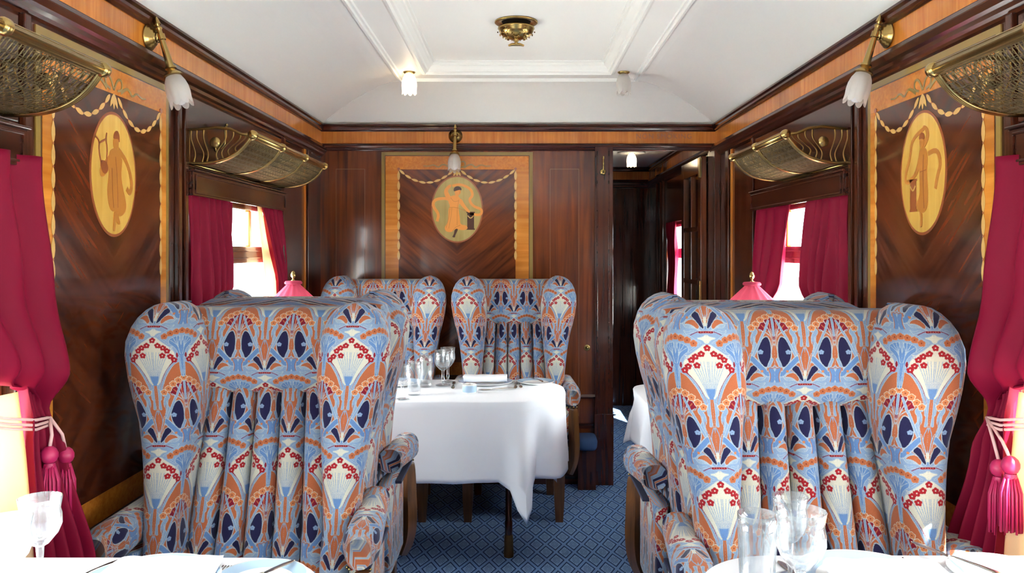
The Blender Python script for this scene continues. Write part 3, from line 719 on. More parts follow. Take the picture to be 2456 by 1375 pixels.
# portals help the renderer find the openings
def portal(sgn, b, L_):
    d = bpy.data.lights.new('window portal', 'AREA'); d.shape = 'RECTANGLE'; d.size = L_; d.size_y = ZT-ZS; d.cycles.is_portal = True
    o = bpy.data.objects.new('window portal', d); C.objects.link(o); o.location = (sgn*(W+.085), b+L_/2, (ZS+ZT)/2)
    o.rotation_euler = Vector((-sgn, 0, 0)).to_track_quat('-Z', 'Z').to_euler()
    d.size, d.size_y = (L_, ZT-ZS)
for sgn in (-1, 1):
    for b in BAYS: portal(sgn, b, BL)
portal(1, 5.72, .7)

# pelmets (blind boxes) over the windows
def pelmet(sgn, b, label):
    o = empty('pelmet', (sgn*W, b, 1.575))
    def bx(nm, d0, d1, y0, y1, z0, z1): x = sorted((-sgn*d0, -sgn*d1)); boxo(nm, (x[0], x[1], y0, y1, z0, z1), 'mahogY', o, .003)
    bx('board', .024, .030, 0, BL, 0, .086); bx('end_board', 0, .024, 0, .012, 0, .086); bx('end_board', 0, .024, BL-.012, BL, 0, .086); bx('top_board', 0, .024, .012, BL-.012, .074, .086)
    bx('bead', .030, .034, .02, BL-.02, .072, .078); bx('bead', .030, .034, .02, BL-.02, .008, .014)
    for y in (.02, BL-.026): bx('bead', .030, .034, y, y+.006, .014, .072)
    bx('ledge', 0, .038, -.004, BL+.004, .086, .094)
    tag(o, label, 'pelmet', 'wooden pelmets over the windows')
pelmet(-1, BAYS[3], 'dark wooden pelmet over the left window between the end wall and inlaid panel')
pelmet(1, BAYS[3], 'dark wooden pelmet over the right window between the doorway and inlaid panel')
pelmet(-1, BAYS[2], 'dark wooden pelmet above the tied curtain at the left picture edge')
pelmet(1, BAYS[2], 'dark wooden pelmet above the tied curtain at the right picture edge')

# ------------------------------------------------------------------ curtains
def sheet(fn, nu, nv, mat, name, parent=None, thick=.0):
    V = []; Fc = []
    for j in range(nv+1):
        for i in range(nu+1): V.append(fn(i/nu, j/nv))
    for j in range(nv):
        for i in range(nu): a = j*(nu+1)+i; Fc.append((a, a+1, a+nu+2, a+nu+1))
    me = meshdata(name, V, Fc); o = link(name, me, mat, parent, True)
    if thick:
        md = o.modifiers.new('thickness', 'SOLIDIFY'); md.thickness = thick
    return o
def lerp(a, b, t): return a+(b-a)*t
def pw(t, T):
    for (a, va), (b, vb) in zip(T[:-1], T[1:]):
        if t <= b:
            q = (t-a)/(b-a); q = q*q*(3-2*q); return va+(vb-va)*q
    return T[-1][1]
def hang(name, sgn, ytop, ybot, ztop, zbot, folds, amp, label, xoff=.0, ph=0, lining=None, mid=None, gather=None, cat='curtain', group=None):
    """straight hanging curtain; ytop, ybot = (edge0, edge1) at the top and bottom"""
    def fn(u, v):
        q = min(1, v/.44); y = lerp(lerp(ytop[0], ytop[1], u), lerp(ybot[0], ybot[1], u), q**1.2)
        z = lerp(ztop, zbot, v)
        if gather is not None:      # swept to the tie, then falling from it
            g_ = max(0, min(1, (v-.44)/.30)); g_ = g_*g_*(3-2*g_); r_ = max(0, (v-.74)/.26)
            y = lerp(y, gather+(u-.5)*(.09+.07*r_), g_)
        a = amp*(.45+.55*min(1, v*3))
        uu = u+.04*math.sin(3*u*PI+v*2)
        s_ = math.sin(uu*folds*2*PI+ph); s_ = math.copysign(abs(s_)**.8, s_)
        x = -W-.006+xoff+a*s_*.95+.004*math.sin(v*9+u*7)
        return (-sgn*x*1.0 if sgn > 0 else x, y, z)
    r = sheet(fn, int(folds*16), 24, 'curtain', name, None, .002)
    tag(r, label, cat, group)
    if lining:
        def fl(u, v):
            q = min(1, v/.44); y = lerp(lerp(lining[0][0], lining[0][1], u), lerp(lining[1][0], lining[1][1], u), q**1.2)
            if gather is not None: g_ = max(0, min(1, (v-.44)/.30)); y = lerp(y, gather+(u-.5)*.05-.02, g_*g_*(3-2*g_))
            x = -W+xoff+(.012 if lining[2] == 0 else lining[2])+.006*math.sin(u*6+v*3)
            return (-x if sgn > 0 else x, y, lerp(ztop-.001, zbot, v))
        sheet(fl, 8, 16, 'liningT', 'lining', r, .001)
    return r
hang('curtain', -1, (2.865, 3.32), (2.865, 3.36), 1.60, .80, 6, .020, 'crimson curtain drawn to the camera side of the left middle window', .008, gather=2.92)
hang('curtain', -1, (3.69, 4.03), (3.93, 4.09), 1.60, .80, 4.5, .016, 'narrow crimson curtain with cream lining beyond the left table lamp', .008, 1, lining=((3.66, 3.72), (3.76, 3.96), -.012), gather=4.02)
hang('curtain', 1, (2.865, 3.27), (2.865, 3.36), 1.60, .80, 5, .020, 'crimson curtain drawn to the camera side of the right middle window', .008, 2, gather=2.92)
hang('curtain', 1, (3.48, 4.0), (3.60, 4.06), 1.60, .80, 3.5, .018, 'sunlit crimson curtain behind the right table lamp shade', .008, .5, gather=4.0)
hang('curtain', 1, (6.02, 6.40), (6.0, 6.36), 1.60, 1.02, 4, .018, 'sunlit crimson curtain seen through the doorway', .008, .5)
# curtains of the windows beside the camera are tied back
def tied(sgn, label):
    y0t, y1t = 1.30, 1.90; zt, ztie, zb = 1.60, 1.0, .60
    def fn(u, v):
        # v 0..1 : top -> tie -> hem
        ztw = lerp(zt, zb, v)
        wtop = (y0t, y1t); k = (zt-ztw)/(zt-ztie)
        if k <= 1:
            e0 = pw(k, [(0, 1.34), (.5, 1.40), (.92, 1.58), (1, 1.86)]); e1 = pw(k, [(0, 1.905), (.6, 1.955), (.9, 1.965), (1, 1.955)])
            bul = pw(k, [(0, .0), (.5, .02), (.85, .05), (1, .0)])
            zz = ztw-(1-u)*(-.0)+ .10*(1-u)*math.sin(k*PI/2)*(k) - .0
            am = lerp(.020, .013, k)
        else:
            q = (k-1)/((zt-zb)/(zt-ztie)-1)
            e0 = pw(q, [(0, 1.855), (.3, 1.835), (1, 1.81)]); e1 = pw(q, [(0, 1.955), (.25, 1.96), (1, 1.99)])
            bul = pw(q, [(0, .0), (.25, .03), (1, .07)]); am = lerp(.013, .026, q); zz = ztw+.10*(1-u)*(1-q)
        y = lerp(e0, e1, u)
        x = -W+.035+bul+am*math.sin(u*4.2*2*PI+.6+.8*v)+.012*math.sin(u*3+v*5)
        return (-x if sgn > 0 else x, y, zz)
    r = empty('tied_curtain', (0, 0, 0)); tag(r, label, 'curtain', 'tied curtains beside the near tables')
    sheet(fn, 90, 60, 'curtain', 'drape', r, .002)
    def fl(u, v):
        x = -W+.03+.06*v+.006*math.sin(u*8); return (-x if sgn > 0 else x, lerp(1.67, 1.845, u), lerp(1.06, .6, v))
    sheet(fl, 10, 16, 'liningT', 'lining', r, .001)
    # cord and tassels
    def sx(a): return sgn*a
    m = MB()
    for dz in (0, .012, .022):
        m.tube([(sx(W-.004), 1.72, 1.035-dz), (sx(W-.06), 1.78, 1.012-dz), (sx(W-.075), 1.85, .995-dz), (sx(W-.06), 1.925, .985-dz*.8), (sx(W-.02), 1.955, .98-dz*.8), (sx(W-.002), 1.96, .985-dz)], .0035, 6)
    m.tube([(sx(W-.06), 1.93, .985), (sx(W-.082), 1.90 if sgn < 0 else 1.83, .95), (sx(W-.082), 1.89 if sgn < 0 else 1.80, .918)], .004, 6)
    m.tube([(sx(W-.06), 1.93, .985), (sx(W-.078), 1.95 if sgn < 0 else 1.87, .94), (sx(W-.078), 1.965 if sgn < 0 else 1.85, .90)], .004, 6)
    m.build('tie_cord', 'cord', r, True)
    for ty, tz, tx_ in ((1.89 if sgn < 0 else 1.80, .925, .082), (1.965 if sgn < 0 else 1.85, .905, .078)):
        t = MB().sphere((sx(W-tx_), ty, tz-.02), .0195, 14, (1, 1, 1.1)).build('tassel_head', 'tassel', r, True)
        m = MB()
        m.lathe([(.012, tz-.038), (.014, tz-.045), (.012, tz-.05)], 16, (sx(W-tx_), ty, 0))
        for a in range(40):
            g = a*2.4; rr = .020*math.sqrt((a+.5)/40)
            m.tube([(sx(W-tx_)+rr*.6*math.cos(g), ty+rr*.6*math.sin(g), tz-.045), (sx(W-tx_)+rr*1.1*math.cos(g), ty+rr*1.1*math.sin(g), tz-.08), (sx(W-tx_)+rr*1.15*math.cos(g), ty+rr*1.15*math.sin(g), tz-.160-random.random()*.008)], .0028, 4)
        m.build('tassel_skirt', 'tassel', r, True)
    return r
tied(-1, 'crimson curtain tied back with a tasselled cord at the left picture edge')
tied(1, 'crimson curtain tied back with a tasselled cord at the right picture edge')

# ------------------------------------------------------------------ armchair
def loft_z(levels, n=40, pw_=3.0, capb=True, capt=True):
    """levels: (z, cx, cy, rx, ry[, v]) superellipse sections; uv = arc length from the front (-Y) centre, height"""
    V = []; UV = []; Fc = []
    for lv in levels:
        z, cx, cy, rx, ry = lv[:5]; e = 2/(lv[6] if len(lv) > 6 else pw_)
        pts = []
        for k in range(n+1):
            a = -PI/2-PI+2*PI*k/n      # seam at the back
            c_, s_ = math.cos(a), math.sin(a)
            pts.append((cx+rx*math.copysign(abs(c_)**e, c_), cy+ry*math.copysign(abs(s_)**e, s_)))
        acc = [0]
        for p, q in zip(pts[:-1], pts[1:]): acc.append(acc[-1]+math.hypot(q[0]-p[0], q[1]-p[1]))
        mid = acc[n//2]; vv = lv[5] if len(lv) > 5 and lv[5] is not None else z
        for k in range(n+1): V.append((pts[k][0], pts[k][1], z)); UV.append((acc[k]-mid, vv))
    for j in range(len(levels)-1):
        for k in range(n): a = j*(n+1)+k; Fc.append((a, a+1, a+n+2, a+n+1))
    if capb: Fc.append(tuple(range(n))[::-1])
    if capt: b = (len(levels)-1)*(n+1); Fc.append(tuple(b+k for k in range(n)))
    return V, Fc, UV
def fab(name, V, Fc, UV, parent, uoff=0, voff=0):
    UV = [(u+uoff, v+voff) for u, v in UV]
    return link(name, meshdata(name, V, Fc, UV), 'fabric', parent, True)
def make_chair(name):
    r = empty(name)
    # wings: front face y=-.15, outlines measured from the photograph (z: outer, inner)
    prof = [(.46, .272, .178), (.55, .276, .180), (.66, .283, .184), (.74, .290, .178), (.80, .298, .174), (.86, .308, .168), (.92, .322, .162), (.98, .340, .156),
            (1.04, .355, .153), (1.10, .364, .156), (1.14, .363, .162), (1.18, .354, .172), (1.205, .342, .184), (1.225, .324, .200), (1.238, .302, .222), (1.244, .275, .250)]
    for s_ in (-1, 1):
        lv = []; n_ = len(prof)
        for i, (z, xo, xi) in enumerate(prof):
            top = max(0, (z-1.12)/.124)
            yf = lerp(-.235, -.15, min(1, max(0, (z-.5)/.42))); yf += .055*top**2; yb = .10-.05*top**2
            cx = (xo+xi)/2; lv.append((z, s_*cx, (yf+yb)/2, (xo-xi)/2, (yb-yf)/2, None, 3.2-.8*min(1, top)))
        V, Fc, UV = loft_z(lv, 44)
        # narrower towards the rear: pull outer rear points inwards
        V = [(x*(1-.11*max(0, (y+.12)/.2)) if abs(x) > .26 else x, y, z) for x, y, z in V]
        fab('wing', V, Fc, UV, r, 0, .100)
    # headrest pillow
    nu, nv = 24, 22; V = []; UV = []; Fc = []; path = []
    P = [(.085, 1.150), (.085, 1.195), (.07, 1.216), (.04, 1.226), (.008, 1.222), (-.012, 1.205), (-.028, 1.17), (-.036, 1.12), (-.038, 1.07), (-.034, 1.02), (-.022, .992), (.0, .978), (.03, .975)]
    Q = [(P[0][0], P[0][1])]
    for a, b in zip(P[:-1], P[1:]): Q += [(a[0]*.75+b[0]*.25, a[1]*.75+b[1]*.25), (a[0]*.25+b[0]*.75, a[1]*.25+b[1]*.75)]
    Q.append(P[-1]); acc = [0]
    for a, b in zip(Q[:-1], Q[1:]): acc.append(acc[-1]+math.hypot(b[0]-a[0], b[1]-a[1]))
    k0 = min(range(len(Q)), key=lambda i: abs(Q[i][1]-1.12)+(0 if Q[i][0] < 0 else 9))
    for j, (y, z) in enumerate(Q):
        for i in range(nu+1):
            x = -.235+.47*i/nu; V.append((x, y+.012*(abs(x)/.235)**2, z)); UV.append((x, 1.12+(acc[k0]-acc[j])))
    for j in range(len(Q)-1):
        for i in range(nu): a = j*(nu+1)+i; Fc.append((a, a+1, a+nu+2, a+nu+1))
    hr = fab('headrest', V, Fc, UV, r, .0, -.067)
    # five flutes
    for k in range(5):
        lv = []
        for j in range(14):
            z = lerp(.46, .995, j/13); wt = lerp(.040, .0345, j/13)
            cx = (k-2)*2*wt*.985; yf = lerp(-.165, -.022, (j/13)**.9); 
            lv.append((z, cx, yf+.055, wt, .055, None, 2.3))
        V, Fc, UV = loft_z(lv, 20)
        fab('flute', V, Fc, [(u+(k-3)*.098, v) for u, v in UV], r, 0, .098)
    # shell behind
    lv = []
    for z, hwid, yf, yb in [(.24, .235, -.02, .15), (.40, .245, 0, .17), (.7, .27, .01, .19), (.95, .30, .01, .21), (1.10, .315, .02, .215), (1.17, .312, .02, .21), (1.205, .30, .03, .19), (1.222, .27, .06, .15)]:
        lv.append((z, 0, (yf+yb)/2, hwid, (yb-yf)/2, None, 5))
    V, Fc, UV = loft_z(lv, 60); fab('back_shell', V, Fc, UV, r, 0, .1)
    # seat cushion and front rail
    lv = []
    for z, hx, yf, yb in [(.235, .235, -.30, .06), (.25, .27, -.335, .07), (.33, .282, -.35, .07), (.42, .285, -.355, .07), (.47, .28, -.35, .06), (.492, .265, -.33, .05), (.505, .22, -.29, .02), (.508, .12, -.2, -.05)]:
        lv.append((z, 0, (yf+yb)/2, hx, (yb-yf)/2, None, 4.5))
    V, Fc, UV = loft_z(lv, 60); fab('seat', V, Fc, UV, r)
    # arms
    for s_ in (-1, 1):
        V = []; UV = []; Fc = []; n = 20; st = []
        for j in range(15):
            t = j/14; y = lerp(.02, -.345, t); cx = s_*(.300+.018*t); top = lerp(.70, .690, t); bot = lerp(.62, .580, t)
            e = math.sqrt(max(0, 1-max(0, (t-.82)/.18)**2.2)) if t > .82 else 1
            hx = (.038+.010*t)*max(e, .62); zc = (top+bot)/2; hz = (top-bot)/2*max(e, .70)
            for k in range(n+1):
                a = PI/2+2*PI*k/n+PI; c_, s2 = math.cos(a), math.sin(a)
                ex = .8; V.append((cx+hx*math.copysign(abs(c_)**ex, c_), y, zc+hz*math.copysign(abs(s2)**ex, s2)))
                UV.append(((k/n-.5)*.30*s_, -y+(1-e)*.06))
        for j in range(14):
            for k in range(n): a = j*(n+1)+k; Fc.append((a, a+1, a+n+2, a+n+1))
        Fc += [tuple(range(n)), tuple(14*(n+1)+k for k in range(n))[::-1]]
        pad = fab('arm_pad', V, Fc, UV, r, 0, .1)
        boxo('arm_rail', tuple(sorted((s_*.284, s_*.338)))+(-.292, .0, .577, .587), 'navy', pad, .003)
        for q in range(9):
            MB().sphere((s_*.280, -.29+q*.03, .582), .0042, 8).build('stud', 'brass', pad, True)
        for q in range(4):
            MB().sphere((s_*(.288+q*.017), -.302, .582), .0042, 8).build('stud', 'brass', pad, True)
        # side panel under the arm
        lv = [(z, s_*.292, -.07, .024, .17, None, 5) for z in (.30, .45, .59)]
        Va, Fa, Ua = loft_z(lv, 36); fab('side_panel', Va, Fa, Ua, r, .04, 0)
        # curved wooden arm support and legs
        m = MB(); C_ = [(s_*.322, -.30, .575), (s_*.322, -.298, .54), (s_*.324, -.285, .46), (s_*.330, -.268, .38), (s_*.326, -.268, .30), (s_*.30, -.275, .235)]
        Q = C_
        for _ in range(2):
            T = [Q[0]]
            for a, b in zip(Q[:-1], Q[1:]): T += [tuple(a[i]*.75+b[i]*.25 for i in range(3)), tuple(a[i]*.25+b[i]*.75 for i in range(3))]
            T.append(Q[-1]); Q = T
        m.tube(Q, [.020+.010*math.sin(PI*i/(len(Q)-1)) for i in range(len(Q))], 4)
        m.build('arm_support', 'leg', r, True, angle=40)
        V = []; 
        for z, h in ((.25, .030), (.12, .027), (0, .020)):
            cx, cy = s_*(.245-.0*(z)), -.30
            V += [(cx-h, cy-h, z), (cx+h, cy-h, z), (cx+h, cy+h, z), (cx-h, cy+h, z)]
        Fl = [(j*4+k, j*4+(k+1) % 4, j*4+4+(k+1) % 4, j*4+4+k)[::-1] for j in range(2) for k in range(4)]+[(8, 9, 10, 11)[::-1]]
        link('leg', meshdata('leg', V, Fl), 'leg', r, False)
        V2 = [(x-s_*.03, y+.40+(.25-z)*.25, z) for x, y, z in V]
        link('leg', meshdata('leg', V2, Fl), 'leg', r, False)
    return r
M['navy'] = plain('navy braid', (30, 34, 62), .8)
CH = make_chair('armchair')
def chair(loc, rz, label, sc_=(1, 1, 1), first=[True]):
    if first[0]: o = CH; first[0] = False; o.location = loc; o.rotation_euler = (0, 0, rz)
    else: o = copy_tree(CH, None, loc, rz)
    o.scale = sc_
    tag(o, label, 'armchair', 'winged armchairs in patterned moquette'); return o
chair((-.722, 2.35, 0), 0, 'winged patterned armchair facing the near left table', (1.03, 1, .992))
chair((.728, 2.10, 0), 0, 'winged patterned armchair facing the near right table', (1.045, 1, 1))
chair((-.024, 4.45, 0), 0, 'winged patterned armchair against the end wall, nearest the doorway', (.95, 1, 1))
chair((-.722, 4.45, 0), 0, 'winged patterned armchair against the end wall, in the left corner', (.95, 1, 1))
chair((-.740, 2.80, 0), PI, 'winged armchair turned away, back to back with the near left armchair')
chair((.735, 2.60, 0), PI, 'winged armchair turned away, back to back with the near right armchair')

# ------------------------------------------------------------------ tables with cloths
TZ = .752
def rpath(x0, x1, y0, y1, rc, side, n=14):
    """path round a table fixed to the wall at x0 side: far edge -> free end -> near edge. side=+1 free end at larger x"""
    P = []
    fx = x1 if side > 0 else x0; wx = x0 if side > 0 else x1; s_ = side
    def arc(cx, cy, a0, a1):
        return [(cx+rc*math.cos(lerp(a0, a1, i/n))*s_, cy+rc*math.sin(lerp(a0, a1, i/n))) for i in range(n+1)]
    m1 = [(lerp(wx, fx-s_*rc, i/24), y1) for i in range(24)]
    P = m1+arc(fx-s_*rc, y1-rc, PI/2, 0)
    P += [(fx, lerp(y1-rc, y0+rc, i/6)) for i in range(1, 6)]
    P += arc(fx-s_*rc, y0+rc, 0, -PI/2)+[(lerp(fx-s_*rc, wx, i/24), y0) for i in range(1, 25)]
    return P
def make_table(x0, x1, y0, y1, rc, side, label, clabel, legpos, over=.34, tip=1.0, flare=1.0):
    t = empty('dining_table', ((x0+x1)/2, (y0+y1)/2, 0)); cx, cy = (x0+x1)/2, (y0+y1)/2
    P = rpath(x0, x1, y0, y1, rc, side); Q = [(x-cx, y-cy) for x, y in P]
    MB().flat(Q, TZ-.03, TZ).build('tabletop', 'mahogX', t)
    lx, ly = legpos[0]-cx, legpos[1]-cy
    MB().lathe([(.018, .10), (.018, .16), (.0155, .165), (.014, .4), (.016, TZ-.03)], 10, (lx, ly, 0)).build('leg', 'mahog', t, True, angle=40)
    MB().lathe([(0, 0), (.022, 0), (.023, .02), (.020, .05), (.021, .07), (.0185, .10), (0, .10)], 14, (lx, ly, 0)).build('ferrule', 'foot', t, True, angle=50)
    bx = sorted((x0-cx if side > 0 else x1-cx, (x0-cx if side > 0 else x1-cx)+side*.03)); boxo('wall_bracket', (bx[0], bx[1], -.2, .2, TZ-.08, TZ-.03), 'mahog', t)
    tag(t, label, 'table', 'dining tables fixed to the side walls')
    # cloth: top plus skirt, square cloth so it hangs lower at the corners
    n = len(P); acc = [0]
    for a, b in zip(P[:-1], P[1:]): acc.append(acc[-1]+math.hypot(b[0]-a[0], b[1]-a[1]))
    nrm = []
    for i in range(n):
        a = P[max(i-1, 0)]; b = P[min(i+1, n-1)]; dx, dy = b[0]-a[0], b[1]-a[1]; q = math.hypot(dx, dy)
        nx, ny = -dy/q, dx/q
        if (nx*(P[i][0]-cx)+ny*(P[i][1]-cy)) < 0: nx, ny = -nx, -ny
        nrm.append((nx, ny))
    c1 = acc[24+7]; c2 = acc[24+15+5+12]
    zc = TZ+.0015
    V = []; nt = 18
    for j in range(nt+1):
        v = j/nt
        for i in range(n):
            s_ = acc[i]; g1 = math.exp(-((s_-c1)/.10)**2); g2 = math.exp(-((s_-c2)/.10)**2)
            d1, d2 = s_-c1, s_-c2
            L_ = over+tip*(.155*math.exp(-(d2+.0)**2/.042**2)+.155*math.exp(-d1**2/.042**2)-.0*math.exp(-((d2-.16)/.05)**2))
            fold = .0
            for d_, sg in ((d1, -1), (d2, 1)):
                fold += flare*.060*math.exp(-(d_/.034)**2)-.055*math.exp(-((d_+sg*.075)/.035)**2)-.02*math.exp(-((d_-sg*.10)/.05)**2)+.02*math.exp(-((d_+sg*.15)/.04)**2)
            far_from = (1-g1)*(1-g2)
            fold += far_from*.006*math.sin(s_*23+1)+far_from*.004*math.sin(s_*41)
            if j == 0: o_, z = .0025, zc
            elif j == 1: o_, z = .006, zc-.006
            else:
                z = zc-L_*(v**1.05); o_ = .004+.012*v+fold*v**.9*min(1, v*2)*1.0
            wx = P[i][0]+nrm[i][0]*o_; wy = P[i][1]+nrm[i][1]*o_
            lim = W-.022
            wx = max(-lim, min(lim, wx)); V.append((wx, wy, z))
    Fc = []
    for j in range(nt):
        for i in range(n-1): a = j*n+i; Fc.append((a, a+1, a+n+1, a+n))
    Fc.append(tuple(range(n))[::-1])
    me = meshdata('tablecloth', V, Fc); o = link('tablecloth', me, 'linen', None, True); me.set_sharp_from_angle(angle=math.radians(70))
    md = o.modifiers.new('thickness', 'SOLIDIFY'); md.thickness = .0012
    tag(o, clabel, 'tablecloth', 'white tablecloths')
    return t
LT = make_table(-1.16, .205, 3.39, 3.95, .24, 1, 'wide dining table before the two end wall armchairs', 'white tablecloth hanging in a pointed corner before the end wall armchairs', (-.043, 3.67))
make_table(.53, 1.16, 3.26, 3.82, .12, -1, 'dining table under the lamp beside the doorway, mostly hidden', 'white tablecloth whose corner shows left of the near right armchair', (.70, 3.54), over=.215, tip=.45, flare=1.3)
make_table(-1.16, -.375, 1.05, 1.657, .16, 1, 'dining table at the lower left picture corner', 'white tablecloth at the lower left picture corner', (-.6, 1.35))
make_table(.345, 1.16, 1.05, 1.665, .17, -1, 'dining table at the lower right picture corner', 'white tablecloth at the lower right picture corner', (.6, 1.35))
TZC = TZ+.003

# ------------------------------------------------------------------ tableware
def fl(nf, amp): return lambda a, t: 1+amp*abs(math.cos(nf*a/2))-amp*.5
def make_tumbler(r0=.034, h=.16):
    r = empty('tumbler')
    def f(a, t): return 1+(.035*abs(math.cos(8*a)) if .12 < t < .42 else 0)
    MB().lathe([(0, 0), (r0*.82, 0), (r0*.86, .004), (r0*.88, h*.3), (r0*.93, h*.62), (r0, h*.8), (r0, h), (r0-.0018, h), (r0-.003, h*.8), (r0*.84, h*.5), (r0*.76, .018), (0, .014)], 64, flute=f).build('tumbler_body', 'glass', r, True)
    return r
def make_goblet(r0=.038, h=.165):
    r = empty('goblet')
    b = h*.46
    def f(a, t): return 1+.03*abs(math.cos(8*a))
    MB().lathe([(.006, b-.006), (.016, b), (r0*.80, b+.018), (r0*.98, b+.036), (r0*.97, b+.055), (r0*.90, h*.86), (r0*1.0, h), (r0*1.0-.0018, h), (r0*.90-.002, h*.86), (r0*.95-.003, b+.052), (r0*.78, b+.024), (.012, b+.010), (0, b+.009)], 64, flute=f).build('bowl', 'glass', r, True)
    MB().lathe([(0, .004), (.006, .010), (.005, .02), (.010, .030), (.006, .040), (.0075, b-.006), (0, b-.004)], 20).build('stem', 'glass', r, True)
    MB().lathe([(0, 0), (r0*.86, 0), (r0*.86, .0025), (.02, .006), (0, .0075)], 40).build('foot', 'glass', r, True)
    return r
TUM = make_tumbler(); GOB = make_goblet()
used = {}
def put(proto, loc, label, cat, group, s=1.0, rz=0):
    if proto.name not in used: used[proto.name] = 1; o = proto; o.location = loc; o.rotation_euler = (0, 0, rz)
    else: o = copy_tree(proto, None, loc, rz)
    o.scale = (s, s, s) if not isinstance(s, tuple) else s
    tag(o, label, cat, group); return o
g = 'drinking glasses'
put(TUM, (.423, 1.44, TZC), 'fluted tumbler on the near right table', 'tumbler', g)
put(TUM, (-.425, 3.74, TZC), 'tumbler beside the goblet on the wide table', 'tumbler', g, (.92, .92, .92))
put(TUM, (-.452, 3.53, TZC), 'tumbler nearest the camera on the wide table', 'tumbler', g, (.92, .92, .90))
put(GOB, (.483, 1.39, TZC), 'larger goblet on the near right table', 'goblet', g, 1.1)
put(GOB, (.520, 1.555, TZC), 'smaller goblet behind the larger one on the near right table', 'goblet', g, (.85, .85, .95))
put(GOB, (-.90, 1.53, TZC), 'goblet nearest the patterned chair on the near left table', 'goblet', g, .98)
put(GOB, (-.895, 1.43, TZC), 'goblet nearest the left picture edge', 'goblet', g, .95)
put(GOB, (-.350, 3.78, TZC), 'round goblet in front of the gap between the end armchairs', 'goblet', g, (1.05, 1.05, .98))
put(GOB, (-.335, 3.87, TZC), 'goblet hidden behind the round goblet on the wide table', 'goblet', g, (.9, .9, 1.0))
put(GOB, (-.488, 3.425, TZC), 'goblet half hidden by the near left armchair wing', 'goblet', g, (.9, .9, .88))

def make_plate():
    r = empty('plate'); R_ = .1
    MB().lathe([(0, 0), (.055, 0), (.060, .002), (.1, .012), (.1, .0135), (.098, .0135), (.095, .0128)], 64).build('well_underside', 'china', r, True)
    MB().lathe([(.0972, .0136), (.070, .0062)], 64).build('blue_rim', 'blue', r, True)['label'] = 'pale blue rim'
    MB().lathe([(.1, .0135), (.0972, .0137)], 64).build('edge', 'china', r, True)
    MB().lathe([(.070, .0062), (.058, .0035), (0, .003)], 64).build('well', 'china', r, True)
    return r
PL = make_plate(); g = 'white china plates with blue rims'
put(PL, (-.155, 3.83, TZC), 'large blue rimmed plate under the napkin on the wide table', 'plate', g, (1.30, 1.30, 1))
put(PL, (.082, 3.83, TZC), 'blue rimmed side plate at the aisle end of the wide table', 'plate', g, (.88, .88, 1))
put(PL, (-.57, 3.80, TZC), 'blue rimmed plate behind the tumblers on the wide table', 'plate', g, (1.2, 1.2, 1))
put(PL, (-.69, 1.515, TZC), 'blue rimmed plate under the napkin on the near left table', 'plate', g, (1.3, 1.3, 1))
put(PL, (-.485, 1.53, TZC), 'blue rimmed side plate at the aisle end of the near left table', 'plate', g, (.86, .86, 1))
put(PL, (.66, 1.53, TZC), 'blue rimmed plate under the napkin on the near right table', 'plate', g, (1.35, 1.35, 1))
put(PL, (.925, 1.555, TZC), 'blue rimmed side plate near the window on the near right table', 'plate', g, (.95, .95, 1))
# napkins
def napkin(loc, lx, ly, h, rz, label):
    V = []; Fc = []; nx, ny = 20, 14
    for j in range(ny):
        a = 2*PI*j/ny
        for i in range(nx+1):
            x = -lx/2+lx*i/nx; c_, s_ = math.cos(a), math.sin(a)
            y = ly/2*math.copysign(abs(c_)**.45, c_)*(1+.04*math.sin(i*.9)); z = h/2+h/2*math.copysign(abs(s_)**.6, s_)*(1+.05*math.sin(i*.7+a))
            V.append((x+.004*math.sin(a*2), y, z))
    for j in range(ny):
        for i in range(nx): a = j*(nx+1)+i; b = ((j+1) % ny)*(nx+1)+i; Fc.append((a, a+1, b+1, b))
    Fc += [tuple(j*(nx+1) for j in range(ny)), tuple(j*(nx+1)+nx for j in range(ny))[::-1]]
    me = meshdata('napkin', V, Fc); o = link('napkin', me, 'linen', None, True); me.set_sharp_from_angle(angle=math.radians(60))
    o.location = loc; o.rotation_euler = (0, 0, rz); tag(o, label, 'napkin', 'folded white napkins')
napkin((-.155, 3.815, TZC+.013), .20, .07, .030, .02, 'folded white napkin on the wide table plate')
napkin((-.665, 1.485, TZC+.013), .19, .19, .026, .05, 'folded white napkin on the near left table plate')
napkin((.69, 1.50, TZC+.013), .20, .15, .022, -.03, 'folded white napkin on the near right table plate')
# blue ramekin
o = empty('butter_dish', (-.215, 3.585, TZC)); tag(o, 'small pale blue china dish in front of the napkin plate', 'dish')
MB().lathe([(0, 0), (.030, 0), (.031, .004)], 32).build('base', 'china', o, True)
MB().lathe([(.031, .004), (.0315, .006), (.0315, .032), (.031, .034)], 32).build('wall', 'blue', o, True)
MB().lathe([(.031, .034), (.0315, .037), (.029, .037), (.028, .03), (0, .029)], 32).build('lid', 'china', o, True)
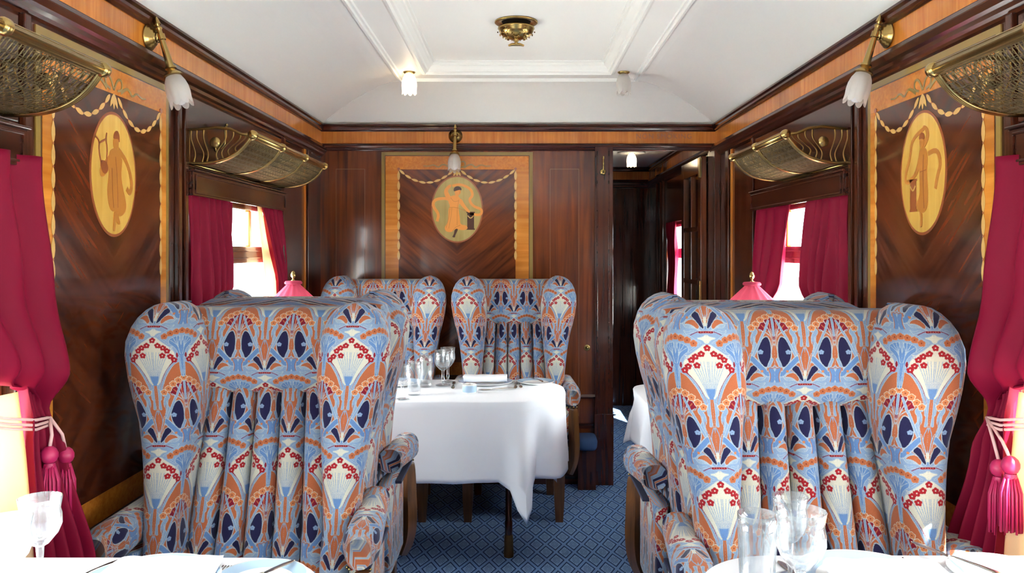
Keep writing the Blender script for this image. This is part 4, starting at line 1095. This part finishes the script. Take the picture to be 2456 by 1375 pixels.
# cutlery
def cutl(kind):
    r = empty(kind)
    def blade(prof, z0, n=9, name='handle', arch=.0, th=.0025):
        V = []; Fc = []
        for i, (y, hw) in enumerate(prof):
            zz = z0+arch*math.sin(PI*i/(len(prof)-1))
            for a in range(8):
                A = 2*PI*a/8; V.append((hw*math.cos(A), y, zz+th*(1+math.sin(A))*(.5+.5*min(1, hw/.006))))
        for i in range(len(prof)-1):
            for a in range(8): Fc.append((i*8+a, i*8+(a+1) % 8, (i+1)*8+(a+1) % 8, (i+1)*8+a))
        Fc += [tuple(range(8)), tuple((len(prof)-1)*8+a for a in range(8))[::-1]]
        return link(name, meshdata(name, V, Fc), 'silver', r, True)
    blade([(-.10, .004), (-.095, .0085), (-.08, .0085), (-.05, .0058), (0, .0035), (.02, .0035)], .001, name='handle', arch=.004)
    if kind == 'fork':
        blade([(.02, .0035), (.03, .008), (.045, .011), (.055, .011)], .001, name='shoulder')
        for x in (-.009, -.003, .003, .009):
            MB().tube([(x, .053, .004), (x, .075, .003), (x*.95, .098, .006)], .0014, 5).build('tine', 'silver', r, True)
    elif kind == 'knife':
        blade([(.02, .0045), (.05, .0085), (.085, .009), (.105, .006), (.112, .001)], .001, name='blade', th=.001)
    else:
        blade([(.02, .0035), (.03, .010), (.045, .018), (.065, .019), (.08, .013), (.088, .003)], .001, name='bowl', th=.0012)
    return r
FK, KN, SP = cutl('fork'), cutl('knife'), cutl('spoon'); g = 'silver cutlery'
put(FK, (.012, 3.79, TZC), 'fork just left of the side plate on the wide table', 'fork', g, .95, .0)
put(FK, (-.012, 3.78, TZC), 'fork nearer the napkin plate on the wide table', 'fork', g, .95, .0)
put(KN, (-.300, 3.77, TZC), 'knife left of the napkin plate on the wide table', 'knife', g, 1, .05)
put(SP, (-.10, 3.66, TZC), 'dessert spoon lying crossways before the napkin plate', 'spoon', g, .9, PI/2+.1)
put(KN, (.085, 3.85, TZC+.014), 'butter knife across the side plate of the wide table', 'knife', g, .8, .35)
put(FK, (-.583, 1.50, TZC), 'fork beside the napkin plate on the near left table', 'fork', g, 1, -.12)
put(FK, (-.560, 1.495, TZC), 'fork nearest the side plate on the near left table', 'fork', g, 1, -.12)
put(KN, (-.490, 1.52, TZC+.0145), 'butter knife resting on the side plate of the near left table', 'knife', g, .85, -.55)
put(KN, (-.845, 1.54, TZC), 'knife between goblets and napkin plate, near left table', 'knife', g, 1, -.4)
put(KN, (.548, 1.52, TZC), 'knife between goblets and napkin plate, near right table', 'knife', g, 1.05, .22)
put(FK, (.800, 1.545, TZC), 'fork between the plates on the near right table', 'fork', g, 1, .35)
put(KN, (.865, 1.60, TZC+.0145), 'butter knife resting on the side plate of the near right table', 'knife', g, 1, .38)

# ------------------------------------------------------------------ table lamps
def table_lamp(loc, label, first=[]):
    if first: o = copy_tree(first[0], None, loc, .3)
    else:
        o = empty('table_lamp', loc); first.append(o)
        MB().lathe([(0, 0), (.062, 0), (.064, .008), (.045, .018), (.02, .03), (.012, .06), (.018, .09), (.012, .13), (.010, .30), (.014, .33), (.006, .34), (.004, .47)], 32).build('stand', 'brass', o, True)
        n = 14; V = []; Fc = []
        pr = [(.028, .470), (.032, .462), (.062, .434), (.096, .402), (.128, .370), (.156, .338)]
        for r_, z in pr:
            for k in range(n*4):
                a = 2*PI*k/(n*4); rr = r_*(1-.085*abs(math.sin(a*n/2))); V.append((rr*math.cos(a), rr*math.sin(a), z))
        N4 = n*4
        for j in range(len(pr)-1):
            for k in range(N4): Fc.append((j*N4+k, j*N4+(k+1) % N4, (j+1)*N4+(k+1) % N4, (j+1)*N4+k))
        link('lamp_shade', meshdata('lamp_shade', V, Fc), 'shade', o, True)
        MB().lathe([(.030, .464), (.037, .466), (.039, .472), (.034, .479), (.010, .481)], 32, flute=lambda a, t: 1+.03*math.cos(24*a)).build('braid', 'shade', o, True)
        MB().lathe([(.154, .340), (.160, .335), (.158, .315)], 56).build('fringe', 'shade', o, True)
        MB().lathe([(.008, .476), (.010, .482), (.004, .486), (.004, .490), (.011, .500), (.011, .508), (.007, .518), (.0, .524)], 16, flute=lambda a, t: 1+.12*math.cos(6*a)).build('finial', 'brass', o, True)
    o.location = loc; o.scale = (1, 1, 1.025); tag(o, label, 'lamp', 'rose shaded table lamps'); return o
table_lamp((-1.0, 3.215+.40, TZC), 'table lamp with pleated rose shade before the left middle window')
table_lamp((1.0, 3.10+.38, TZC), 'table lamp with pleated rose shade before the right middle window')

# ------------------------------------------------------------------ luggage racks
def make_rack(nr, name='luggage_rack'):
    """local: wall plane x=0, rack projects to +x; y from 0; four or three ribs"""
    r = empty(name); step = .355; L_ = step*(nr-1)
    # arc from the wall bottom to the front rail
    A = [(.0, .0), (.05, -.002), (.10, .004), (.145, .018), (.18, .040), (.205, .065), (.225, .095)]
    A = spl(A, 2)
    for k in range(nr):
        y = k*step; m = MB()
        for dy in (-.007, 0, .007): m.tube([(x, y+dy, z) for x, z in A]+[(.232, y+dy, .108)], .0052, 8)
        m.build('rib', 'brass', r, True)
        MB().lathe([(0, -.013), (.014, -.012), (.0175, -.006), (.0175, .006), (.014, .012), (0, .013)], 20, (.230, y, .100), axis='Y').build('rib_boss', 'brass', r, True)
    MB().tube([(.228, 0, .100), (.228, L_, .100)], .0125, 14).build('front_rail', 'brass', r, True)
    m = MB()
    for a in range(6): m.tube([(.228+.0125*math.cos(a*1.05), 0, .1+.0125*math.sin(a*1.05)), (.228+.0125*math.cos(a*1.05), L_, .1+.0125*math.sin(a*1.05))], .002, 4)
    m.build('rail_reeding', 'brass', r)
    MB().tube([(.004, 0, .0), (.004, L_, .0)], .007, 8).build('back_rail', 'brass', r, True)
    # woven brass netting
    m = MB(); nA = len(A); acc = [0]
    for a, b in zip(A[:-1], A[1:]): acc.append(acc[-1]+math.hypot(b[0]-a[0], b[1]-a[1]))
    def at(s_):
        s_ = max(0, min(acc[-1]-1e-6, s_))
        for i in range(nA-1):
            if s_ <= acc[i+1]: t = (s_-acc[i])/(acc[i+1]-acc[i]); return (lerp(A[i][0], A[i+1][0], t), lerp(A[i][1], A[i+1][1], t))
    Ls = acc[-1]
    for q in range(11):
        for d_ in (0, .0045):
            x, z = at(.02+q*.0225+d_); m.tube([(x, 0, z), (x, L_, z)], .0011, 3, False)
    n = int(L_/.0125)
    for q in range(n):
        y = (q+.5)*.0125
        m.tube([(at(t*Ls/8)[0], y+(.0 if t % 2 else .002), at(t*Ls/8)[1]) for t in range(9)], .0012, 3, False)
    n = int(L_/.018)
    for q in range(-6, n+6):
        for sg in (1, -1):
            pts = [(at(t*Ls/8), q*.018+sg*t*Ls/8*.8) for t in range(9)]; pts = [((p[0]), y, p[1]) for p, y in pts if 0 <= y <= L_]
            if len(pts) > 1: m.tube(pts, .0009, 3, False)
    net = m.build('netting', 'brassdull', r); net['kind'] = 'stuff'
    # openwork end bracket at y=0 and y=L
    for y in (0, L_):
        m = MB()
        m.tube([(0, y, .118), (.05, y, .122), (.10, y, .128), (.15, y, .122), (.19, y, .104), (.222, y, .100)], .0055, 6)
        m.tube([(.004, y, 0), (.004, y, .12)], .004, 6)
        for k, (xt, xb) in enumerate([(.022, .016), (.042, .046), (.066, .062), (.125, .110), (.150, .128), (.175, .150), (.196, .176)]):
            zb = .004+max(0, (xb-.1))*.45; zt = .118 if xt < .17 else .108
            s_ = 1 if xt < .09 else -1
            PP = spl([(xt-.010*s_, zt), (xt-.012*s_, lerp(zt, zb, .25)), (lerp(xt, xb, .5), lerp(zt, zb, .5)), (xb+.012*s_, lerp(zt, zb, .75)), (xb+.004*s_, zb)], 2); m.tube([(a, y, b) for a, b in PP], [.0042-.0022*math.sin(PI*i/(len(PP)-1)) for i in range(len(PP))], 6)
        m.build('scroll_bracket', 'brassdark', r, True)
        MB().lathe([(0, -.004), (.016, -.003), (.019, 0), (.016, .003), (0, .004)], 20, (.096, y, .075), axis='Y').build('scroll_boss', 'brass', r, True)
    return r
def rack(sgn, y0, nr, label, first={}):
    if nr not in first: first[nr] = o = make_rack(nr)
    else: o = copy_tree(first[nr])
    o.location = (sgn*(W-.002), y0, 1.690)
    o.scale = (-sgn, 1, 1)
    tag(o, label, 'luggage rack', 'brass luggage racks over the windows')
rack(-1, 2.88, 4, 'curved brass luggage rack over the left window, beside the end wall')
rack(-1, .775, 4, 'curved brass luggage rack cut off by the left picture edge')
rack(1, .775, 4, 'curved brass luggage rack cut off by the right picture edge')
rack(1, 2.86, 3, 'shorter curved brass luggage rack over the right window, beside the doorway')

# coat hooks
def hook(mat3, label, double=False):
    o = empty('coat_hook'); o.matrix_world = mat3
    MB().lathe([(0, 0), (.018, 0), (.019, .003), (.012, .006), (0, .007)], 20).build('back_plate', 'brass', o, True)
    m = MB(); m.tube(spl([(0, 0), (.01, 0)], 0) and [(0, 0, .004), (0, -.004, .02), (0, .012, .034), (0, .045, .036), (0, .068, .034), (0, .08, .04)], [.005, .005, .0045, .004, .004, .0055], 8)
    m.sphere((0, .084, .041), .0065); m.build('hook_arm', 'brass', o, True)
    tag(o, label, 'hook', 'brass coat hooks')
def frame_m(side, u, v, off=0):
    if side == 'L': c_ = (Vector((0, 1, 0)), Vector((0, 0, 1)), Vector((1, 0, 0))); loc = (-W+off, u, v)
    elif side == 'R': c_ = (Vector((0, -1, 0)), Vector((0, 0, 1)), Vector((-1, 0, 0))); loc = (W-off, u, v)
    else: c_ = (Vector((1, 0, 0)), Vector((0, 0, 1)), Vector((0, -1, 0))); loc = (u, YE-off, v)
    mt = Matrix(c_).transposed().to_4x4(); mt.translation = loc; return mt
hook(frame_m('L', 3.13, 1.78, .008), 'brass coat hook above the left window rack')
hook(frame_m('E', .499, 1.845, .03), 'brass coat hook on the doorway post')

# ------------------------------------------------------------------ lamps with tulip glass
def tulip(parent, n=8, s=1.0, on=False, up=False):
    V = []; Fc = []; N4 = 64; pr = [(.012, .0), (.024, -.006), (.032, -.022), (.037, -.042), (.038, -.060), (.036, -.076), (.037, -.088)]
    for j, (r_, z) in enumerate(pr):
        for k in range(N4):
            a = 2*PI*k/N4; lobe = abs(math.cos(a*n/2)); rr = r_*(1-.10*(1-lobe)*(j/6)); zz = z-(.016*lobe**.7 if j == 6 else .006*lobe if j == 5 else 0)
            V.append((rr*s*math.cos(a), rr*s*math.sin(a), zz*s))
    for j in range(len(pr)-1):
        for k in range(N4): Fc.append((j*N4+k, j*N4+(k+1) % N4, (j+1)*N4+(k+1) % N4, (j+1)*N4+k))
    return V, Fc
def put_tulip(o, s=1.0, on=False, z=0.0, rot=None):
    V, Fc = tulip(o, s=s)
    t = link('tulip_shade', meshdata('tulip_shade', V, Fc), 'frost', o, True); t.location = (0, 0, z)
    b = MB().lathe([(.006, -.02), (.012, -.035), (.021, -.055), (.024, -.072), (.019, -.089), (.009, -.097), (0, -.099)], 24).build('bulb', 'bulb_on' if on else 'bulb', o, True)
    b.location = (0, 0, z); b.scale = (s, s, s)
    return t, b
def sconce(side, u, v, label):
    o = empty('wall_lamp'); o.matrix_world = frame_m(side, u, v, .006)
    MB().lathe([(0, 0), (.040, 0), (.042, .003), (.041, .007), (.035, .009), (.034, .014), (.028, .016), (.026, .022), (.018, .024), (.014, .030), (.017, .033), (.010, .036), (.009, .038)], 32).build('rose', 'brass', o, True)
    j = empty('stem_group'); bpy.data.objects.remove(j)
    tilt = .30
    m = MB()     # stem in local frame: y up, z out of the wall
    def q(d, r_): return (0, -d*math.cos(tilt), .042+d*math.sin(tilt)), r_
    prs = [(-.07, .001), (-.066, .005), (-.042, .0085), (-.046, .007), (-.036, .004), (-.032, .008), (-.028, .0085), (-.024, .006), (-.012, .0062), (-.010, .0095), (.008, .0095), (.010, .0065), (.095, .0092), (.097, .013), (.103, .013), (.106, .009), (.112, .012), (.120, .020), (.126, .022), (.128, .010)]
    m.tube([q(d, r_)[0] for d, r_ in prs], [r_*1.35 for d, r_ in prs], 14)
    m.build('stem', 'brass', o, True, angle=50)
    V, Fc = tulip(o, s=1.0)
    g_ = lambda P: [(x, -(.124-z)*math.cos(tilt)-y*math.sin(tilt)*-1*-1, .042+(.124-z)*math.sin(tilt)-y*math.cos(tilt)) for x, y, z in P]
    t = link('tulip_shade', meshdata('tulip_shade', g_(V), Fc), 'frost', o, True)
    bb = MB().lathe([(.006, -.02), (.012, -.035), (.021, -.055), (.024, -.072), (.019, -.089), (.009, -.097), (0, -.099)], 24)
    link('bulb', meshdata('bulb', g_(bb.V), bb.F), 'bulb', o, True)
    tag(o, label, 'wall lamp', 'brass wall lamps with frosted tulip shades')
sconce('L', 2.56, 2.052, 'brass wall lamp with tulip shade on the left frieze')
sconce('R', 2.56, 2.060, 'brass wall lamp with tulip shade on the right frieze')
sconce('E', -.371, 2.060, 'brass wall lamp with tulip shade over the end wall panel')
def ceiling_lamp(loc, label, on, s=1.0, cat='ceiling lamp'):
    o = empty('ceiling_lamp', loc)
    MB().lathe([(0, 0), (.031, 0), (.032, -.004), (.024, -.010), (.016, -.012), (0, -.012)], 28).build('brass_base', 'brass', o, True)
    put_tulip(o, s, on, -.010); tag(o, label, cat, 'tulip ceiling lamps')
    if on:
        d = bpy.data.lights.new('lamp glow', 'POINT'); d.energy = 1.2; d.color = (1, .62, .32); d.shadow_soft_size = .02
        l = bpy.data.objects.new('lamp glow', d); C.objects.link(l); l.location = (loc[0], loc[1], loc[2]-.075*s)
    return o
ceiling_lamp((-.571, 4.26, 2.318), 'lit tulip lamp at the left end corner of the ceiling frame', True, 1.05)
ceiling_lamp((.552, 4.26, 2.318), 'unlit tulip lamp at the right end corner of the ceiling frame', False, 1.05)
o = ceiling_lamp((.856, 6.14, ZC), 'lit tulip lamp on the ceiling beyond the doorway', True, 1.0)
MB().lathe([(0, -.002), (.10, -.003), (.104, -.007), (.10, -.010), (.03, -.010)], 40).build('ceiling_plate', 'ceil', o, True)

# brass ventilator in the middle of the ceiling
o = empty('ceiling_ventilator', (-.009, 3.52, 2.373)); tag(o, 'round brass ventilator bowl hanging from the ceiling centre', 'ventilator')
MB().lathe([(.058, 0), (.093, 0), (.094, -.005), (.090, -.008), (.068, -.004), (.060, 0.0)], 48).build('ring', 'brass', o, True)
MB().lathe([(0, -.001), (.062, -.001), (.062, -.003), (0, -.003)], 40).build('opening', 'black', o)
MB().lathe([(.070, -.024), (.078, -.026), (.080, -.031), (.076, -.035), (.074, -.045), (.062, -.060), (.042, -.071), (.018, -.078), (.0, -.079)], 48).build('bowl', 'brass', o, True)
MB().lathe([(.0, -.022), (.070, -.024)], 40).build('bowl_top', 'brass', o, True)
MB().lathe([(.012, -.003), (.012, -.03)], 12).build('spindle', 'brass', o, True)
MB().lathe([(.010, -.078), (.007, -.090), (.010, -.098), (.0, -.098)], 16).tube([(-.034, 0, -.104), (-.02, 0, -.100), (0, 0, -.098), (.02, 0, -.100), (.034, 0, -.104)], [.004, .006, .008, .006, .004], 10).build('turn_handle', 'brass', o, True)
m = MB()
for k in range(6):
    a0, a1 = 2*PI*k/6, 2*PI*(k+1)/6
    for i in range(11):
        t = i/10; a = lerp(a0, a1, t); dp = 4*t*(1-t); ang = .25+.72*dp; r_ = .079*math.cos(ang*1.15)+.004; z = -.033-.046*math.sin(ang*1.15)
        m.sphere((r_*math.cos(a), r_*math.sin(a), z), .0035, 6)
b_ = m.build('beaded_swag', 'brass', o, True); b_['kind'] = 'stuff'

# ------------------------------------------------------------------ glazed door folded back beyond the doorway
o = struct(empty('door_1', (W-.055, YE+.07, 0)))
dw, dh = .58, 1.95
for y0 in (0, dw-.08): boxo('stile', (-.02, .015, y0, y0+.08, .02, dh), 'mahog_mid', o)
for z0, z1_ in ((.02, .26), (.80, .90), (1.17, 1.20), (1.50, 1.53), (1.85, dh)): boxo('rail', (-.02, .015, .08, dw-.08, z0, z1_), 'mahog_mid', o)
boxo('glazing_bar', (-.018, .013, dw/2-.01, dw/2+.01, .90, 1.85), 'mahog_mid', o)
boxo('lower_panel', (-.01, .005, .08, dw-.08, .26, .80), 'mahog', o)
for ya, yb in ((.08, dw/2-.01), (dw/2+.01, dw-.08)):
    for za, zb in ((.90, 1.17), (1.20, 1.50), (1.53, 1.85)): boxo('pane', (-.004, 0, ya, yb, za, zb), 'pane', o, 0)
for z in (1.08, 1.82):
    boxo('hinge', (-.032, -.018, -.02, .02, z, z+.12), 'brass', o, .002)
MB().lathe([(0, 0), (.022, .002), (.022, .006), (.008, .01)], 20, (-.036, dw-.04, 1.0), axis='X').tube([(-.02, dw-.04, 1.06), (-.06, dw-.04, 1.06), (-.065, dw-.10, 1.05), (-.06, dw-.14, 1.06)], [.007, .007, .008, .006], 10).build('door_handle', 'brass', o, True)

# brass lock on the end wall
o = empty('wall_lock'); o.matrix_world = frame_m('E', .408, .806, 0); tag(o, 'small round brass lock on the end wall beside the armchair', 'lock')
MB().lathe([(0, 0), (.019, 0), (.019, .004), (.015, .006), (.013, .004), (.011, .009), (0, .010)], 28).build('escutcheon', 'brass', o, True)
boxo('keyhole', (-.0015, .0015, -.006, .006, .0095, .0105), 'black', o, 0)

# low blue seat against the end wall
o = empty('low_wall_seat', (.398, YE-.09, 0)); tag(o, 'low seat with blue patterned cushion beside the doorway post', 'seat')
boxo('base', (-.055, .05, -.045, .075, 0, .235), 'mahog', o)
lv = [(.235, 0, .01, .052, .085, None, 4), (.25, 0, .01, .058, .095, None, 4), (.28, 0, .01, .060, .098, None, 4), (.30, 0, .01, .054, .09, None, 4), (.306, 0, .01, .03, .05, None, 3)]
V, Fc, UV = loft_z(lv, 40); link('cushion', meshdata('cushion', V, Fc, UV), plain('blue cushion weave', (58, 84, 126), .9, bump=.5, bscale=300), o, True)
